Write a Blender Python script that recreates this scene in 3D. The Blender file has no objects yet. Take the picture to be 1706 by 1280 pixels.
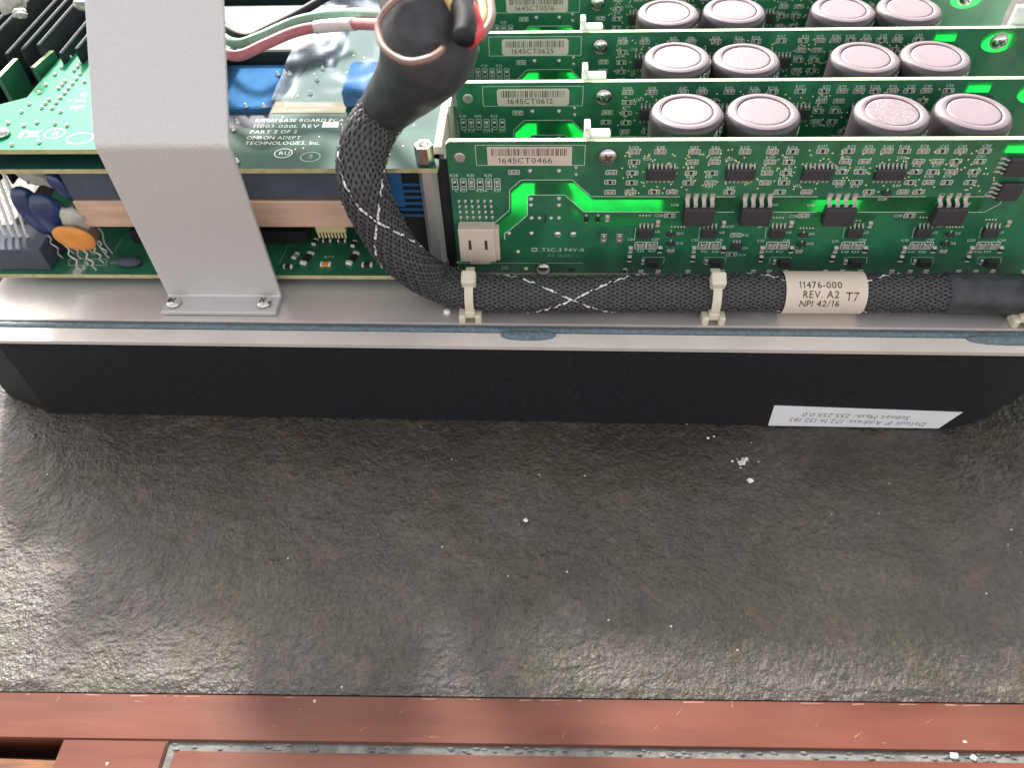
import bpy, bmesh, math, random
from mathutils import Vector, Matrix, noise
random.seed(7)
R_ = math.radians
sc = bpy.context.scene
COL = sc.collection
ZO = 84.0                      # table top sits at world z = 0; drawings below use mm with the board centre near z = 0
MM = 0.001

# ---------------------------------------------------------------- camera
CAMR = ((0.9987777684, 0.0395508953, -0.0296436128), (0.0109886658, -0.7624253553, -0.6469828644), (-0.0481894025, 0.6458663577, -0.7619280999))
CAMC = (-37.7, -205.9, 139.6)
FPX = 1321.12
cam = bpy.data.cameras.new('camera'); camo = bpy.data.objects.new('camera', cam); COL.objects.link(camo)
r0, r1, r2 = CAMR
camo.matrix_world = Matrix(((r0[0], -r1[0], -r2[0], CAMC[0]*MM), (r0[1], -r1[1], -r2[1], CAMC[1]*MM),
                            (r0[2], -r1[2], -r2[2], (CAMC[2]+ZO)*MM), (0, 0, 0, 1)))
cam.sensor_fit = 'HORIZONTAL'; cam.sensor_width = 36; cam.lens = 36*FPX/1706
cam.clip_start = 0.005; cam.clip_end = 60
cam.dof.use_dof = True; cam.dof.focus_distance = 0.25; cam.dof.aperture_fstop = 13
sc.camera = camo

# ---------------------------------------------------------------- daylight
SUN_EL, SUN_AZ = 35.5, -20.0        # the sun stands behind the device to the left, light comes towards the camera
w = bpy.data.worlds.new('World'); sc.world = w; w.use_nodes = True
nt = w.node_tree; bg = nt.nodes['Background']
sky = nt.nodes.new('ShaderNodeTexSky'); sky.sky_type = 'NISHITA'; sky.sun_disc = False
sky.sun_elevation = R_(SUN_EL); sky.sun_rotation = R_(SUN_AZ); sky.dust_density = 3.0
hs_ = nt.nodes.new('ShaderNodeHueSaturation'); hs_.inputs['Saturation'].default_value = 0.28      # hazy, nearly white sky
tn = nt.nodes.new('ShaderNodeMix'); tn.data_type = 'RGBA'; tn.blend_type = 'MULTIPLY'; tn.inputs[0].default_value = 1.0; tn.inputs[7].default_value = (1.06, 1.0, 0.93, 1)
nt.links.new(sky.outputs[0], hs_.inputs['Color']); nt.links.new(hs_.outputs[0], tn.inputs[6]); nt.links.new(tn.outputs[2], bg.inputs[0]); bg.inputs[1].default_value = 0.15
sl = bpy.data.lights.new('sun', 'SUN'); sl.energy = 3.5; sl.angle = R_(6.5); sl.color = (1.0, 0.965, 0.92)
so = bpy.data.objects.new('sun', sl); COL.objects.link(so)
so.rotation_euler = (R_(-(90-SUN_EL)), 0, R_(-SUN_AZ)); so.location = (0, 1, 1)
sc.view_settings.view_transform = 'Standard'; sc.view_settings.look = 'None'
sc.view_settings.exposure = 1.62; sc.view_settings.gamma = 1.0; sc.view_settings.use_curve_mapping = False
sc.render.engine = 'CYCLES'
sc.cycles.max_bounces = 10; sc.cycles.transparent_max_bounces = 16

# ---------------------------------------------------------------- from a point of the photograph to a place on a real plane
def ray(px, py):
    d = ((px-853)/FPX, (py-640)/FPX, 1.0)
    return [sum(CAMR[k][i]*d[k] for k in range(3)) for i in range(3)]
def at(px, py, axis, val):
    d = ray(px, py); t = (val-CAMC[axis])/d[axis]
    return Vector([CAMC[i]+t*d[i] for i in range(3)])
def aX(px, py, v): return at(px, py, 0, v)
def aY(px, py, v): return at(px, py, 1, v)
def aZ(px, py, v): return at(px, py, 2, v)

# ---------------------------------------------------------------- materials
MATS = {}
def mat(name, base, rough=0.5, metal=0.0, var=0.0, vscale=300, bump=0.0, bscale=900, coat=0.0, trans=0.0, base2=None, spec=0.5, detail=4, alpha=1.0, stretch=None, rvar=0.0):
    m = bpy.data.materials.new(name); m.use_nodes = True; MATS[name] = m
    n = m.node_tree; b = n.nodes['Principled BSDF']
    b.inputs['Base Color'].default_value = (*base, 1); b.inputs['Roughness'].default_value = rough
    b.inputs['Metallic'].default_value = metal; b.inputs['Coat Weight'].default_value = coat
    b.inputs['Transmission Weight'].default_value = trans; b.inputs['Specular IOR Level'].default_value = spec
    b.inputs['Alpha'].default_value = alpha
    tc = n.nodes.new('ShaderNodeTexCoord'); src = tc.outputs['Object']
    if stretch:
        mp = n.nodes.new('ShaderNodeMapping'); mp.inputs['Scale'].default_value = stretch
        n.links.new(src, mp.inputs[0]); src = mp.outputs[0]
    nz = n.nodes.new('ShaderNodeTexNoise'); nz.inputs['Scale'].default_value = vscale; nz.inputs['Detail'].default_value = detail
    n.links.new(src, nz.inputs[0])
    if var or base2:
        mx = n.nodes.new('ShaderNodeMix'); mx.data_type = 'RGBA'
        b2 = base2 or tuple(max(0, c*(1-var)) for c in base); b1 = base if base2 else tuple(min(1, c*(1+var)) for c in base)
        mx.inputs[6].default_value = (*b1, 1); mx.inputs[7].default_value = (*b2, 1)
        rp = n.nodes.new('ShaderNodeValToRGB'); rp.color_ramp.elements[0].position = 0.35; rp.color_ramp.elements[1].position = 0.65
        n.links.new(nz.outputs[0], rp.inputs[0]); n.links.new(rp.outputs[0], mx.inputs[0]); n.links.new(mx.outputs[2], b.inputs['Base Color'])
    if rvar:
        mr = n.nodes.new('ShaderNodeMapRange'); mr.inputs[3].default_value = rough-rvar; mr.inputs[4].default_value = rough+rvar
        n.links.new(nz.outputs[0], mr.inputs[0]); n.links.new(mr.outputs[0], b.inputs['Roughness'])
    if bump:
        nb = n.nodes.new('ShaderNodeTexNoise'); nb.inputs['Scale'].default_value = bscale; nb.inputs['Detail'].default_value = 5
        n.links.new(src, nb.inputs[0])
        bp = n.nodes.new('ShaderNodeBump'); bp.inputs['Strength'].default_value = bump; bp.inputs['Distance'].default_value = 0.0004
        n.links.new(nb.outputs[0], bp.inputs['Height']); n.links.new(bp.outputs[0], b.inputs['Normal'])
    return m

def pcb_mat(name, base, lo, scale=1.0):
    """green solder mask over copper: lighter pours and thin traces show through"""
    m = mat(name, base, rough=0.33, coat=0.25)
    n = m.node_tree; b = n.nodes['Principled BSDF']
    tc = [x for x in n.nodes if x.type == 'TEX_COORD'][0]
    br = n.nodes.new('ShaderNodeTexBrick'); br.inputs['Scale'].default_value = 110*scale; br.offset = 0.37
    mp = n.nodes.new('ShaderNodeMapping'); mp.inputs['Rotation'].default_value = (R_(90), 0, 0)
    n.links.new(tc.outputs['Object'], mp.inputs[0]); n.links.new(mp.outputs[0], br.inputs[0])
    br.inputs['Color1'].default_value = (*base, 1); br.inputs['Color2'].default_value = (*[c*0.95 for c in base], 1)
    br.inputs['Mortar'].default_value = (*[c*0.90 for c in base], 1); br.inputs['Mortar Size'].default_value = 0.012
    nz = n.nodes.new('ShaderNodeTexNoise'); nz.inputs['Scale'].default_value = 70; nz.inputs['Detail'].default_value = 3
    n.links.new(tc.outputs['Object'], nz.inputs[0])
    rp = n.nodes.new('ShaderNodeValToRGB'); rp.color_ramp.elements[0].position = 0.42; rp.color_ramp.elements[1].position = 0.58
    n.links.new(nz.outputs[0], rp.inputs[0])
    mx = n.nodes.new('ShaderNodeMix'); mx.data_type = 'RGBA'; mx.inputs[7].default_value = (*lo, 1)
    n.links.new(br.outputs[0], mx.inputs[6]); n.links.new(rp.outputs[0], mx.inputs[0]); n.links.new(mx.outputs[2], b.inputs['Base Color'])
    return m
pcb_mat('mask', (0.030, 0.175, 0.082), (0.018, 0.118, 0.058))
pcb_mat('mask_bright', (0.004, 0.26, 0.115), (0.003, 0.21, 0.095))
for k_, v_ in (('Roughness', 0.6), ('Coat Weight', 0.0), ('Specular IOR Level', 0.2)): MATS['mask_bright'].node_tree.nodes['Principled BSDF'].inputs[k_].default_value = v_
pcb_mat('mask_teal', (0.008, 0.075, 0.055), (0.005, 0.05, 0.04))
for k_, v_ in (('Roughness', 0.65), ('Coat Weight', 0.0), ('Specular IOR Level', 0.25)): MATS['mask_teal'].node_tree.nodes['Principled BSDF'].inputs[k_].default_value = v_

def glow_mat(name, col, tcol, f, breakup=False):
    """bare glass fibre with no copper behind it: thin, lets daylight through"""
    m = bpy.data.materials.new(name); m.use_nodes = True; MATS[name] = m
    n = m.node_tree; n.nodes.remove(n.nodes['Principled BSDF']); out = n.nodes['Material Output']
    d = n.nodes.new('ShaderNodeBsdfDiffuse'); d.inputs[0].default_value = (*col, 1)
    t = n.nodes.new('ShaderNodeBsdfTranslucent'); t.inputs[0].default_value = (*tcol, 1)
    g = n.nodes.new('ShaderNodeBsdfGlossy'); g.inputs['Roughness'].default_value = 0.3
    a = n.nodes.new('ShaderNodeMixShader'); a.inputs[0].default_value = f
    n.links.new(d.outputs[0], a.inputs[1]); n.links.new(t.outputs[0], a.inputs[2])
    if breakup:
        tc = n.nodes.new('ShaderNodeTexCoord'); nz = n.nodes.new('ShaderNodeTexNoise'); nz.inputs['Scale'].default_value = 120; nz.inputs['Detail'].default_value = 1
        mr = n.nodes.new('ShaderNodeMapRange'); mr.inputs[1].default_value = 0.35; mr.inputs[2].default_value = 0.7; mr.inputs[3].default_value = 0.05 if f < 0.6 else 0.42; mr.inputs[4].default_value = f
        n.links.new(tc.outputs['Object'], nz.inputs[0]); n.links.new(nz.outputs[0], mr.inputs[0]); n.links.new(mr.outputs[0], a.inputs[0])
    c = n.nodes.new('ShaderNodeMixShader'); c.inputs[0].default_value = 0.05
    n.links.new(a.outputs[0], c.inputs[1]); n.links.new(g.outputs[0], c.inputs[2]); n.links.new(c.outputs[0], out.inputs[0])
    return m
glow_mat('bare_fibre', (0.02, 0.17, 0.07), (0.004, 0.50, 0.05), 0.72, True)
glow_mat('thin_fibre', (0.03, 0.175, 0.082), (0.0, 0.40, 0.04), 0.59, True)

mat('fr4_edge', (0.62, 0.74, 0.42), 0.5, var=0.1)
mat('fr4_edge_dull', (0.42, 0.38, 0.20), 0.6, var=0.15)
mat('silk', (0.60, 0.68, 0.60), 0.6)
mat('silk_dim', (0.22, 0.36, 0.30), 0.6)
mat('solder', (0.62, 0.58, 0.54), 0.33, 0.75, var=0.15, vscale=1500)
mat('gold', (0.82, 0.76, 0.42), 0.45, 0.2)
mat('tin', (0.66, 0.60, 0.57), 0.38, 0.55, var=0.1, vscale=2000)
mat('epoxy', (0.034, 0.031, 0.033), 0.55, var=0.15, vscale=2500, bump=0.25, bscale=4000)
mat('chip_black', (0.022, 0.020, 0.020), 0.5)
mat('chip_beige', (0.34, 0.27, 0.22), 0.55)
mat('paper', (0.60, 0.51, 0.42), 0.6, var=0.04, vscale=150)
mat('paper_shaded', (0.26, 0.24, 0.17), 0.8, spec=0.1)  # power board label: paper darkened, the shade over it put into the colour
mat('paper_white', (0.74, 0.74, 0.76), 0.55, var=0.03, vscale=90)
mat('ink', (0.03, 0.028, 0.03), 0.6)
mat('ink_grey', (0.16, 0.16, 0.17), 0.6)
mat('nylon', (0.62, 0.58, 0.44), 0.45, var=0.05, vscale=200, spec=0.5)
mat('ivory', (0.66, 0.54, 0.45), 0.5, var=0.05, vscale=200)
mat('aluminium', (0.66, 0.64, 0.63), 0.42, 0.85, var=0.05, vscale=60, bump=0.06, bscale=2500, rvar=0.06)
mat('plate_alu', (0.68, 0.64, 0.61), 0.42, 0.6, var=0.06, vscale=40, bump=0.05, bscale=1200, rvar=0.08)
mat('flange_paint', (0.60, 0.55, 0.51), 0.5, 0.25, var=0.05, vscale=60, bump=0.05, bscale=2000)
mat('bracket_alu', (0.57, 0.555, 0.545), 0.44, 0.4, var=0.035, vscale=1400, bump=0.35, bscale=1600, rvar=0.08)
mat('steel', (0.62, 0.58, 0.55), 0.22, 1.0, var=0.1, vscale=900)
mat('steel_dark', (0.10, 0.085, 0.08), 0.5, 0.6)
mat('black_paint', (0.010, 0.0122, 0.0148), 0.5, spec=0.35, var=0.45, vscale=1500, bump=0.45, bscale=5200, rvar=0.07)
mat('rubber', (0.105, 0.150, 0.170), 0.5, var=0.25, vscale=900, bump=0.8, bscale=2500)
mat('braid', (0.055, 0.053, 0.056), 0.42, var=0.3, vscale=900)
mat('core', (0.012, 0.012, 0.013), 0.7)
mat('tracer', (0.75, 0.74, 0.74), 0.5)
mat('shrink', (0.032, 0.034, 0.039), 0.5, var=0.3, vscale=220, bump=0.8, bscale=260)
mat('sleeve_purple', (0.045, 0.035, 0.041), 0.34, var=0.07, vscale=80, coat=0.15, bump=0.05, bscale=500)
mat('sleeve_rim', (0.15, 0.115, 0.13), 0.5, var=0.06, vscale=200)
mat('cap_alu', (0.185, 0.145, 0.165), 0.55, 0.15, var=0.06, vscale=120)
mat('cap_speckle', (0.25, 0.20, 0.225), 0.5, 0.2, base2=(0.11, 0.088, 0.10), vscale=3000, detail=1)
mat('dark_plastic', (0.016, 0.017, 0.019), 0.6, spec=0.3, var=0.2, vscale=300)
mat('dark_grey', (0.065, 0.075, 0.10), 0.7, spec=0.25, var=0.12, vscale=120)
mat('tan_metal', (0.56, 0.38, 0.28), 0.5, 0.2, var=0.12, vscale=50, stretch=(1, 8, 8))
mat('black_anod', (0.016, 0.024, 0.026), 0.6, 0.0, spec=0.25, var=0.2, vscale=200)
mat('blue_plastic', (0.03, 0.12, 0.27), 0.85, var=0.15, vscale=120, spec=0.05)
mat('blue_coat', (0.014, 0.035, 0.12), 0.35, var=0.25, vscale=200, coat=0.4)
mat('orange_coat', (0.66, 0.25, 0.045), 0.38, var=0.12, vscale=220)
mat('white_blob', (0.40, 0.38, 0.34), 0.4, var=0.2, vscale=220)
mat('wire_rose', (0.46, 0.14, 0.16), 0.4, var=0.1)
mat('wire_green', (0.16, 0.34, 0.24), 0.4, var=0.1)
mat('wire_brown', (0.24, 0.15, 0.12), 0.4)
mat('wire_red', (0.62, 0.03, 0.04), 0.3)
mat('wire_yellow', (0.62, 0.42, 0.16), 0.4)
mat('wire_pale', (0.66, 0.55, 0.55), 0.45)
mat('wire_white', (0.66, 0.66, 0.64), 0.4)
mat('yellow_comb', (0.50, 0.44, 0.22), 0.5)
mat('clip_white', (0.82, 0.84, 0.82), 0.4, 0.2)
mat('crumb', (0.80, 0.76, 0.72), 0.8, bump=0.5, bscale=1500)
mat('grime', (0.17, 0.17, 0.16), 0.95, spec=0.1, base2=(0.10, 0.10, 0.095), vscale=260, bump=0.8, bscale=900)
mat('recess_wood', (0.17, 0.065, 0.022), 0.5, base2=(0.03, 0.012, 0.008), vscale=60, stretch=(1, 7, 1), detail=6)
mat('rubbed', (0.30, 0.15, 0.11), 0.6)
mat('floor_grey', (0.20, 0.19, 0.18), 0.8, var=0.2, vscale=3)

def film_mat():
    m = bpy.data.materials.new('clear_film'); m.use_nodes = True; MATS['clear_film'] = m
    n = m.node_tree; n.nodes.remove(n.nodes['Principled BSDF']); out = n.nodes['Material Output']
    t = n.nodes.new('ShaderNodeBsdfTransparent'); t.inputs[0].default_value = (0.93, 0.95, 0.97, 1)
    g = n.nodes.new('ShaderNodeBsdfGlossy'); g.inputs['Roughness'].default_value = 0.3; g.inputs[0].default_value = (0.3, 0.34, 0.4, 1)
    d = n.nodes.new('ShaderNodeBsdfTranslucent'); d.inputs[0].default_value = (0.45, 0.62, 0.80, 1)  # bluish scatter in the film's colour imitates haze over the boards
    a = n.nodes.new('ShaderNodeMixShader'); a.inputs[0].default_value = 0.02
    n.links.new(t.outputs[0], a.inputs[1]); n.links.new(g.outputs[0], a.inputs[2])
    b = n.nodes.new('ShaderNodeMixShader'); b.inputs[0].default_value = 0.065
    n.links.new(a.outputs[0], b.inputs[1]); n.links.new(d.outputs[0], b.inputs[2]); n.links.new(b.outputs[0], out.inputs[0])
film_mat()

def stone_mat():
    m = mat('stone', (0.10, 0.095, 0.088), 0.5)
    n = m.node_tree; b = n.nodes['Principled BSDF']; L = n.links
    tc = [x for x in n.nodes if x.type == 'TEX_COORD'][0].outputs['Object']
    def N(scale, detail=6, rough=0.6, dist=0.0):
        z = n.nodes.new('ShaderNodeTexNoise'); z.inputs['Scale'].default_value = scale; z.inputs['Detail'].default_value = detail
        z.inputs['Roughness'].default_value = rough; z.inputs['Distortion'].default_value = dist; L.new(tc, z.inputs[0]); return z
    a = N(38, 5, 0.65); c = N(620, 5, 0.75); e = N(90, 3)
    r1_ = n.nodes.new('ShaderNodeValToRGB'); el = r1_.color_ramp.elements
    el[0].position = 0.3; el[0].color = (0.040, 0.035, 0.029, 1); el[1].position = 0.72; el[1].color = (0.086, 0.076, 0.065, 1)
    e2 = r1_.color_ramp.elements.new(0.52); e2.color = (0.058, 0.053, 0.044, 1)
    L.new(a.outputs[0], r1_.inputs[0])
    r2_ = n.nodes.new('ShaderNodeValToRGB'); el = r2_.color_ramp.elements
    el[0].position = 0.33; el[0].color = (0.50, 0.50, 0.50, 1); el[1].position = 0.7; el[1].color = (1.5, 1.48, 1.44, 1)
    L.new(c.outputs[0], r2_.inputs[0])
    mx = n.nodes.new('ShaderNodeMix'); mx.data_type = 'RGBA'; mx.blend_type = 'MULTIPLY'; mx.inputs[0].default_value = 1
    L.new(r1_.outputs[0], mx.inputs[6]); L.new(r2_.outputs[0], mx.inputs[7])
    # rusty patches
    r3 = n.nodes.new('ShaderNodeValToRGB'); r3.color_ramp.elements[0].position = 0.60; r3.color_ramp.elements[1].position = 0.78
    L.new(e.outputs[0], r3.inputs[0])
    mx2 = n.nodes.new('ShaderNodeMix'); mx2.data_type = 'RGBA'; mx2.inputs[7].default_value = (0.14, 0.085, 0.065, 1)
    mt = n.nodes.new('ShaderNodeMath'); mt.operation = 'MULTIPLY'; mt.inputs[1].default_value = 0.6; L.new(r3.outputs[0], mt.inputs[0])
    L.new(mt.outputs[0], mx2.inputs[0]); L.new(mx.outputs[2], mx2.inputs[6])
    e5 = N(28, 4); r5 = n.nodes.new('ShaderNodeValToRGB'); r5.color_ramp.elements[0].position = 0.42; r5.color_ramp.elements[1].position = 0.6
    r5.color_ramp.elements[0].color = (1.0, 0.95, 1.04, 1); r5.color_ramp.elements[1].color = (0.98, 0.97, 0.80, 1); L.new(e5.outputs[0], r5.inputs[0])
    mo = n.nodes.new('ShaderNodeMix'); mo.data_type = 'RGBA'; mo.blend_type = 'MULTIPLY'; mo.inputs[0].default_value = 1
    L.new(mx2.outputs[2], mo.inputs[6]); L.new(r5.outputs[0], mo.inputs[7]); mx2 = mo
    # mineral flecks
    vo = n.nodes.new('ShaderNodeTexVoronoi'); vo.inputs['Scale'].default_value = 330; L.new(tc, vo.inputs[0])
    lt = n.nodes.new('ShaderNodeMath'); lt.operation = 'LESS_THAN'; lt.inputs[1].default_value = 0.10; L.new(vo.outputs['Distance'], lt.inputs[0])
    gt = n.nodes.new('ShaderNodeSeparateColor'); L.new(vo.outputs['Color'], gt.inputs[0])
    g2 = n.nodes.new('ShaderNodeMath'); g2.operation = 'GREATER_THAN'; g2.inputs[1].default_value = 0.955; L.new(gt.outputs[0], g2.inputs[0])
    fm = n.nodes.new('ShaderNodeMath'); fm.operation = 'MULTIPLY'; L.new(lt.outputs[0], fm.inputs[0]); L.new(g2.outputs[0], fm.inputs[1])
    mx3 = n.nodes.new('ShaderNodeMix'); mx3.data_type = 'RGBA'; mx3.inputs[7].default_value = (0.55, 0.54, 0.52, 1)
    L.new(fm.outputs[0], mx3.inputs[0]); L.new(mx2.outputs[2], mx3.inputs[6]); L.new(mx3.outputs[2], b.inputs['Base Color'])
    b.inputs['Roughness'].default_value = 0.3; b.inputs['Specular IOR Level'].default_value = 0.55
    rr_ = n.nodes.new('ShaderNodeMapRange'); rr_.inputs[1].default_value = 0.35; rr_.inputs[2].default_value = 0.65; rr_.inputs[3].default_value = 0.30; rr_.inputs[4].default_value = 0.60; L.new(N(75, 6, 0.7).outputs[0], rr_.inputs[0]); L.new(rr_.outputs[0], b.inputs['Roughness'])
    h1 = N(240, 4, 0.58, 0.0); h2 = N(800, 3, 0.6)
    ad = n.nodes.new('ShaderNodeMath'); ad.operation = 'MULTIPLY_ADD'; ad.inputs[1].default_value = 0.5
    L.new(h2.outputs[0], ad.inputs[0]); L.new(h1.outputs[0], ad.inputs[2])
    bp = n.nodes.new('ShaderNodeBump'); bp.inputs['Strength'].default_value = 1.0; bp.inputs['Distance'].default_value = 0.0013
    L.new(ad.outputs[0], bp.inputs['Height']); L.new(bp.outputs[0], b.inputs['Normal'])
stone_mat()

def wood_mat():
    m = mat('red_wood', (0.26, 0.07, 0.045), 0.34, coat=0.0, spec=0.35)
    n = m.node_tree; b = n.nodes['Principled BSDF']; L = n.links
    tc = [x for x in n.nodes if x.type == 'TEX_COORD'][0].outputs['Object']
    mp = n.nodes.new('ShaderNodeMapping'); mp.inputs['Scale'].default_value = (1, 6, 6); L.new(tc, mp.inputs[0])
    z = n.nodes.new('ShaderNodeTexNoise'); z.inputs['Scale'].default_value = 26; z.inputs['Detail'].default_value = 8; L.new(mp.outputs[0], z.inputs[0])
    cr = n.nodes.new('ShaderNodeValToRGB'); el = cr.color_ramp.elements
    el[0].position = 0.28; el[0].color = (0.088, 0.025, 0.014, 1); el[1].position = 0.75; el[1].color = (0.145, 0.041, 0.023, 1)
    L.new(z.outputs[0], cr.inputs[0])
    z2 = n.nodes.new('ShaderNodeTexNoise'); z2.inputs['Scale'].default_value = 30; z2.inputs['Detail'].default_value = 5; L.new(tc, z2.inputs[0])
    mx = n.nodes.new('ShaderNodeMix'); mx.data_type = 'RGBA'; mx.inputs[7].default_value = (0.125, 0.050, 0.034, 1)
    c2 = n.nodes.new('ShaderNodeValToRGB'); c2.color_ramp.elements[0].position = 0.5; c2.color_ramp.elements[1].position = 0.75
    L.new(z2.outputs[0], c2.inputs[0]); m5 = n.nodes.new('ShaderNodeMath'); m5.operation = 'MULTIPLY'; m5.inputs[1].default_value = 0.6
    L.new(c2.outputs[0], m5.inputs[0]); L.new(m5.outputs[0], mx.inputs[0]); L.new(cr.outputs[0], mx.inputs[6])
    # small pale nicks
    vo = n.nodes.new('ShaderNodeTexVoronoi'); vo.inputs['Scale'].default_value = 230; L.new(tc, vo.inputs[0])
    lt = n.nodes.new('ShaderNodeMath'); lt.operation = 'LESS_THAN'; lt.inputs[1].default_value = 0.09; L.new(vo.outputs['Distance'], lt.inputs[0])
    gt = n.nodes.new('ShaderNodeSeparateColor'); L.new(vo.outputs['Color'], gt.inputs[0])
    g2 = n.nodes.new('ShaderNodeMath'); g2.operation = 'GREATER_THAN'; g2.inputs[1].default_value = 0.90; L.new(gt.outputs[0], g2.inputs[0])
    fm = n.nodes.new('ShaderNodeMath'); fm.operation = 'MULTIPLY'; L.new(lt.outputs[0], fm.inputs[0]); L.new(g2.outputs[0], fm.inputs[1])
    mx3 = n.nodes.new('ShaderNodeMix'); mx3.data_type = 'RGBA'; mx3.inputs[7].default_value = (0.55, 0.36, 0.28, 1)
    L.new(fm.outputs[0], mx3.inputs[0]); L.new(mx.outputs[2], mx3.inputs[6]); L.new(mx3.outputs[2], b.inputs['Base Color'])
    mr = n.nodes.new('ShaderNodeMapRange'); mr.inputs[3].default_value = 0.38; mr.inputs[4].default_value = 0.62
    L.new(z2.outputs[0], mr.inputs[0]); L.new(mr.outputs[0], b.inputs['Roughness'])
    bp = n.nodes.new('ShaderNodeBump'); bp.inputs['Strength'].default_value = 0.25; bp.inputs['Distance'].default_value = 0.0006
    L.new(z.outputs[0], bp.inputs['Height']); L.new(bp.outputs[0], b.inputs['Normal'])
wood_mat()

# ---------------------------------------------------------------- mesh builder (mm)
class MB:
    def __init__(s): s.v = []; s.f = []; s.m = []; s.s = []; s.mats = []
    def mi(s, m):
        if m not in s.mats: s.mats.append(m)
        return s.mats.index(m)
    def add(s, vs, fs, m, smooth=False):
        o = len(s.v); k = s.mi(m); s.v += [tuple(x) for x in vs]
        for f in fs: s.f.append([o+i for i in f]); s.m.append(k); s.s.append(smooth)
        return s
    def box(s, a, b, m, bev=0.0, M=None, seg=1):
        a, b = [min(p, q) for p, q in zip(a, b)], [max(p, q) for p, q in zip(a, b)]
        if bev <= 0:
            vs = [Vector((x, y, z)) for x in (a[0], b[0]) for y in (a[1], b[1]) for z in (a[2], b[2])]
            fs = [(0, 1, 3, 2), (4, 6, 7, 5), (0, 4, 5, 1), (2, 3, 7, 6), (0, 2, 6, 4), (1, 5, 7, 3)]
            sm = False
        else:
            bm = bmesh.new(); bmesh.ops.create_cube(bm, size=1)
            for v in bm.verts:
                v.co = Vector([(a[i]+b[i])/2 + v.co[i]*(b[i]-a[i]) for i in range(3)])
            bmesh.ops.bevel(bm, geom=bm.edges[:], offset=bev, segments=seg, affect='EDGES', profile=0.5)
            vs = [v.co.copy() for v in bm.verts]; fs = [[v.index for v in f.verts] for f in bm.faces]; bm.free(); sm = False
        if M is not None: vs = [M @ Vector(v) for v in vs]
        return s.add(vs, fs, m, sm)
    def quad(s, p, m): return s.add(p, [tuple(range(len(p)))], m)
    def tube(s, pts, r, m, n=10, cap=True, smooth=True):
        pts = [Vector(p) for p in pts]; rs = r if isinstance(r, (list, tuple)) else [r]*len(pts)
        fr = frames(pts); vs = []; fs = []
        for (p, t, u, w_), rr in zip(fr, rs):
            for k in range(n):
                a = 2*math.pi*k/n; vs.append(p+(u*math.cos(a)+w_*math.sin(a))*rr)
        for i in range(len(pts)-1):
            for k in range(n): fs.append((i*n+k, i*n+(k+1) % n, (i+1)*n+(k+1) % n, (i+1)*n+k))
        if cap: fs.append(tuple(range(n))[::-1]); fs.append(tuple((len(pts)-1)*n+k for k in range(n)))
        return s.add(vs, fs, m, smooth)
    def lathe(s, prof, c, m, n=32, axis='Z', smooth=True, cap=True, sy=1.0):
        """prof: list of (radius, height)"""
        vs = []; fs = []
        for r, h in prof:
            for k in range(n):
                a = 2*math.pi*k/n; x, y = r*math.cos(a), r*math.sin(a)*sy
                if axis == 'Z': q = (x, y, h)
                elif axis == 'Y': q = (x, -h, y)        # height towards -Y (out of a board's front)
                else: q = (h, x, y)
                vs.append(Vector(q)+Vector(c))
        L_ = len(prof)
        for i in range(L_-1):
            for k in range(n): fs.append((i*n+k, i*n+(k+1) % n, (i+1)*n+(k+1) % n, (i+1)*n+k))
        if cap: fs.append(tuple(range(n))[::-1]); fs.append(tuple((L_-1)*n+k for k in range(n)))
        return s.add(vs, fs, m, smooth)
    def prism(s, poly, z0, z1, m, top=None):
        """plan polygon (x, y) between two heights"""
        n = len(poly); vs = [(x, y, z0) for x, y in poly]+[(x, y, z1) for x, y in poly]
        s.add(vs, [(i, (i+1) % n, n+(i+1) % n, n+i) for i in range(n)]+[tuple(range(n))[::-1]], m)
        return s.add([(x, y, z1) for x, y in poly], [tuple(range(n))], top or m)
    def blob(s, c, rad, m, amp=0.0, n=10, seed=0, M=None):
        bm = bmesh.new(); bmesh.ops.create_icosphere(bm, subdivisions=3, radius=1)
        vs = []
        for v in bm.verts:
            d = v.co.copy(); k = 1+amp*noise.noise(d*1.7+Vector((seed*3.1, seed, 0)))
            q = Vector([d[i]*rad[i]*k for i in range(3)])
            if M is not None: q = M @ q
            vs.append(q+Vector(c))
        fs = [[v.index for v in f.verts] for f in bm.faces]; bm.free()
        return s.add(vs, fs, m, True)
    def strip(s, pts, w_, m, y):
        """thin printed line in a board's front plane; pts in (x, z)"""
        for a, b in zip(pts[:-1], pts[1:]):
            a = Vector(a); b = Vector(b); t = (b-a).normalized(); nn = Vector((-t.y, t.x))*w_/2; e = t*w_*0.3
            q = [a-nn-e, b-nn+e, b+nn+e, a+nn-e]
            s.quad([(p.x, y, p.y) for p in q], m)
        return s
    def text(s, txt, o, ux, uz, h, m, gap=0.16, fit=None):
        """lettering: o = lower left corner, ux / uz = directions, h = capital height; fit = total width"""
        adv = 0; gl = []
        for ch in txt:
            if ch == ' ': adv += 0.42; continue
            v, f, w_ = glyph(ch); gl.append((adv, v, f)); adv += w_+gap
        adv -= gap; k = h if fit is None else fit/adv
        for a, v, f in gl:
            s.add([Vector(o)+Vector(ux)*((a+p[0])*k)+Vector(uz)*(p[1]*h) for p in v], f, m)
        return adv*k
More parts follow.
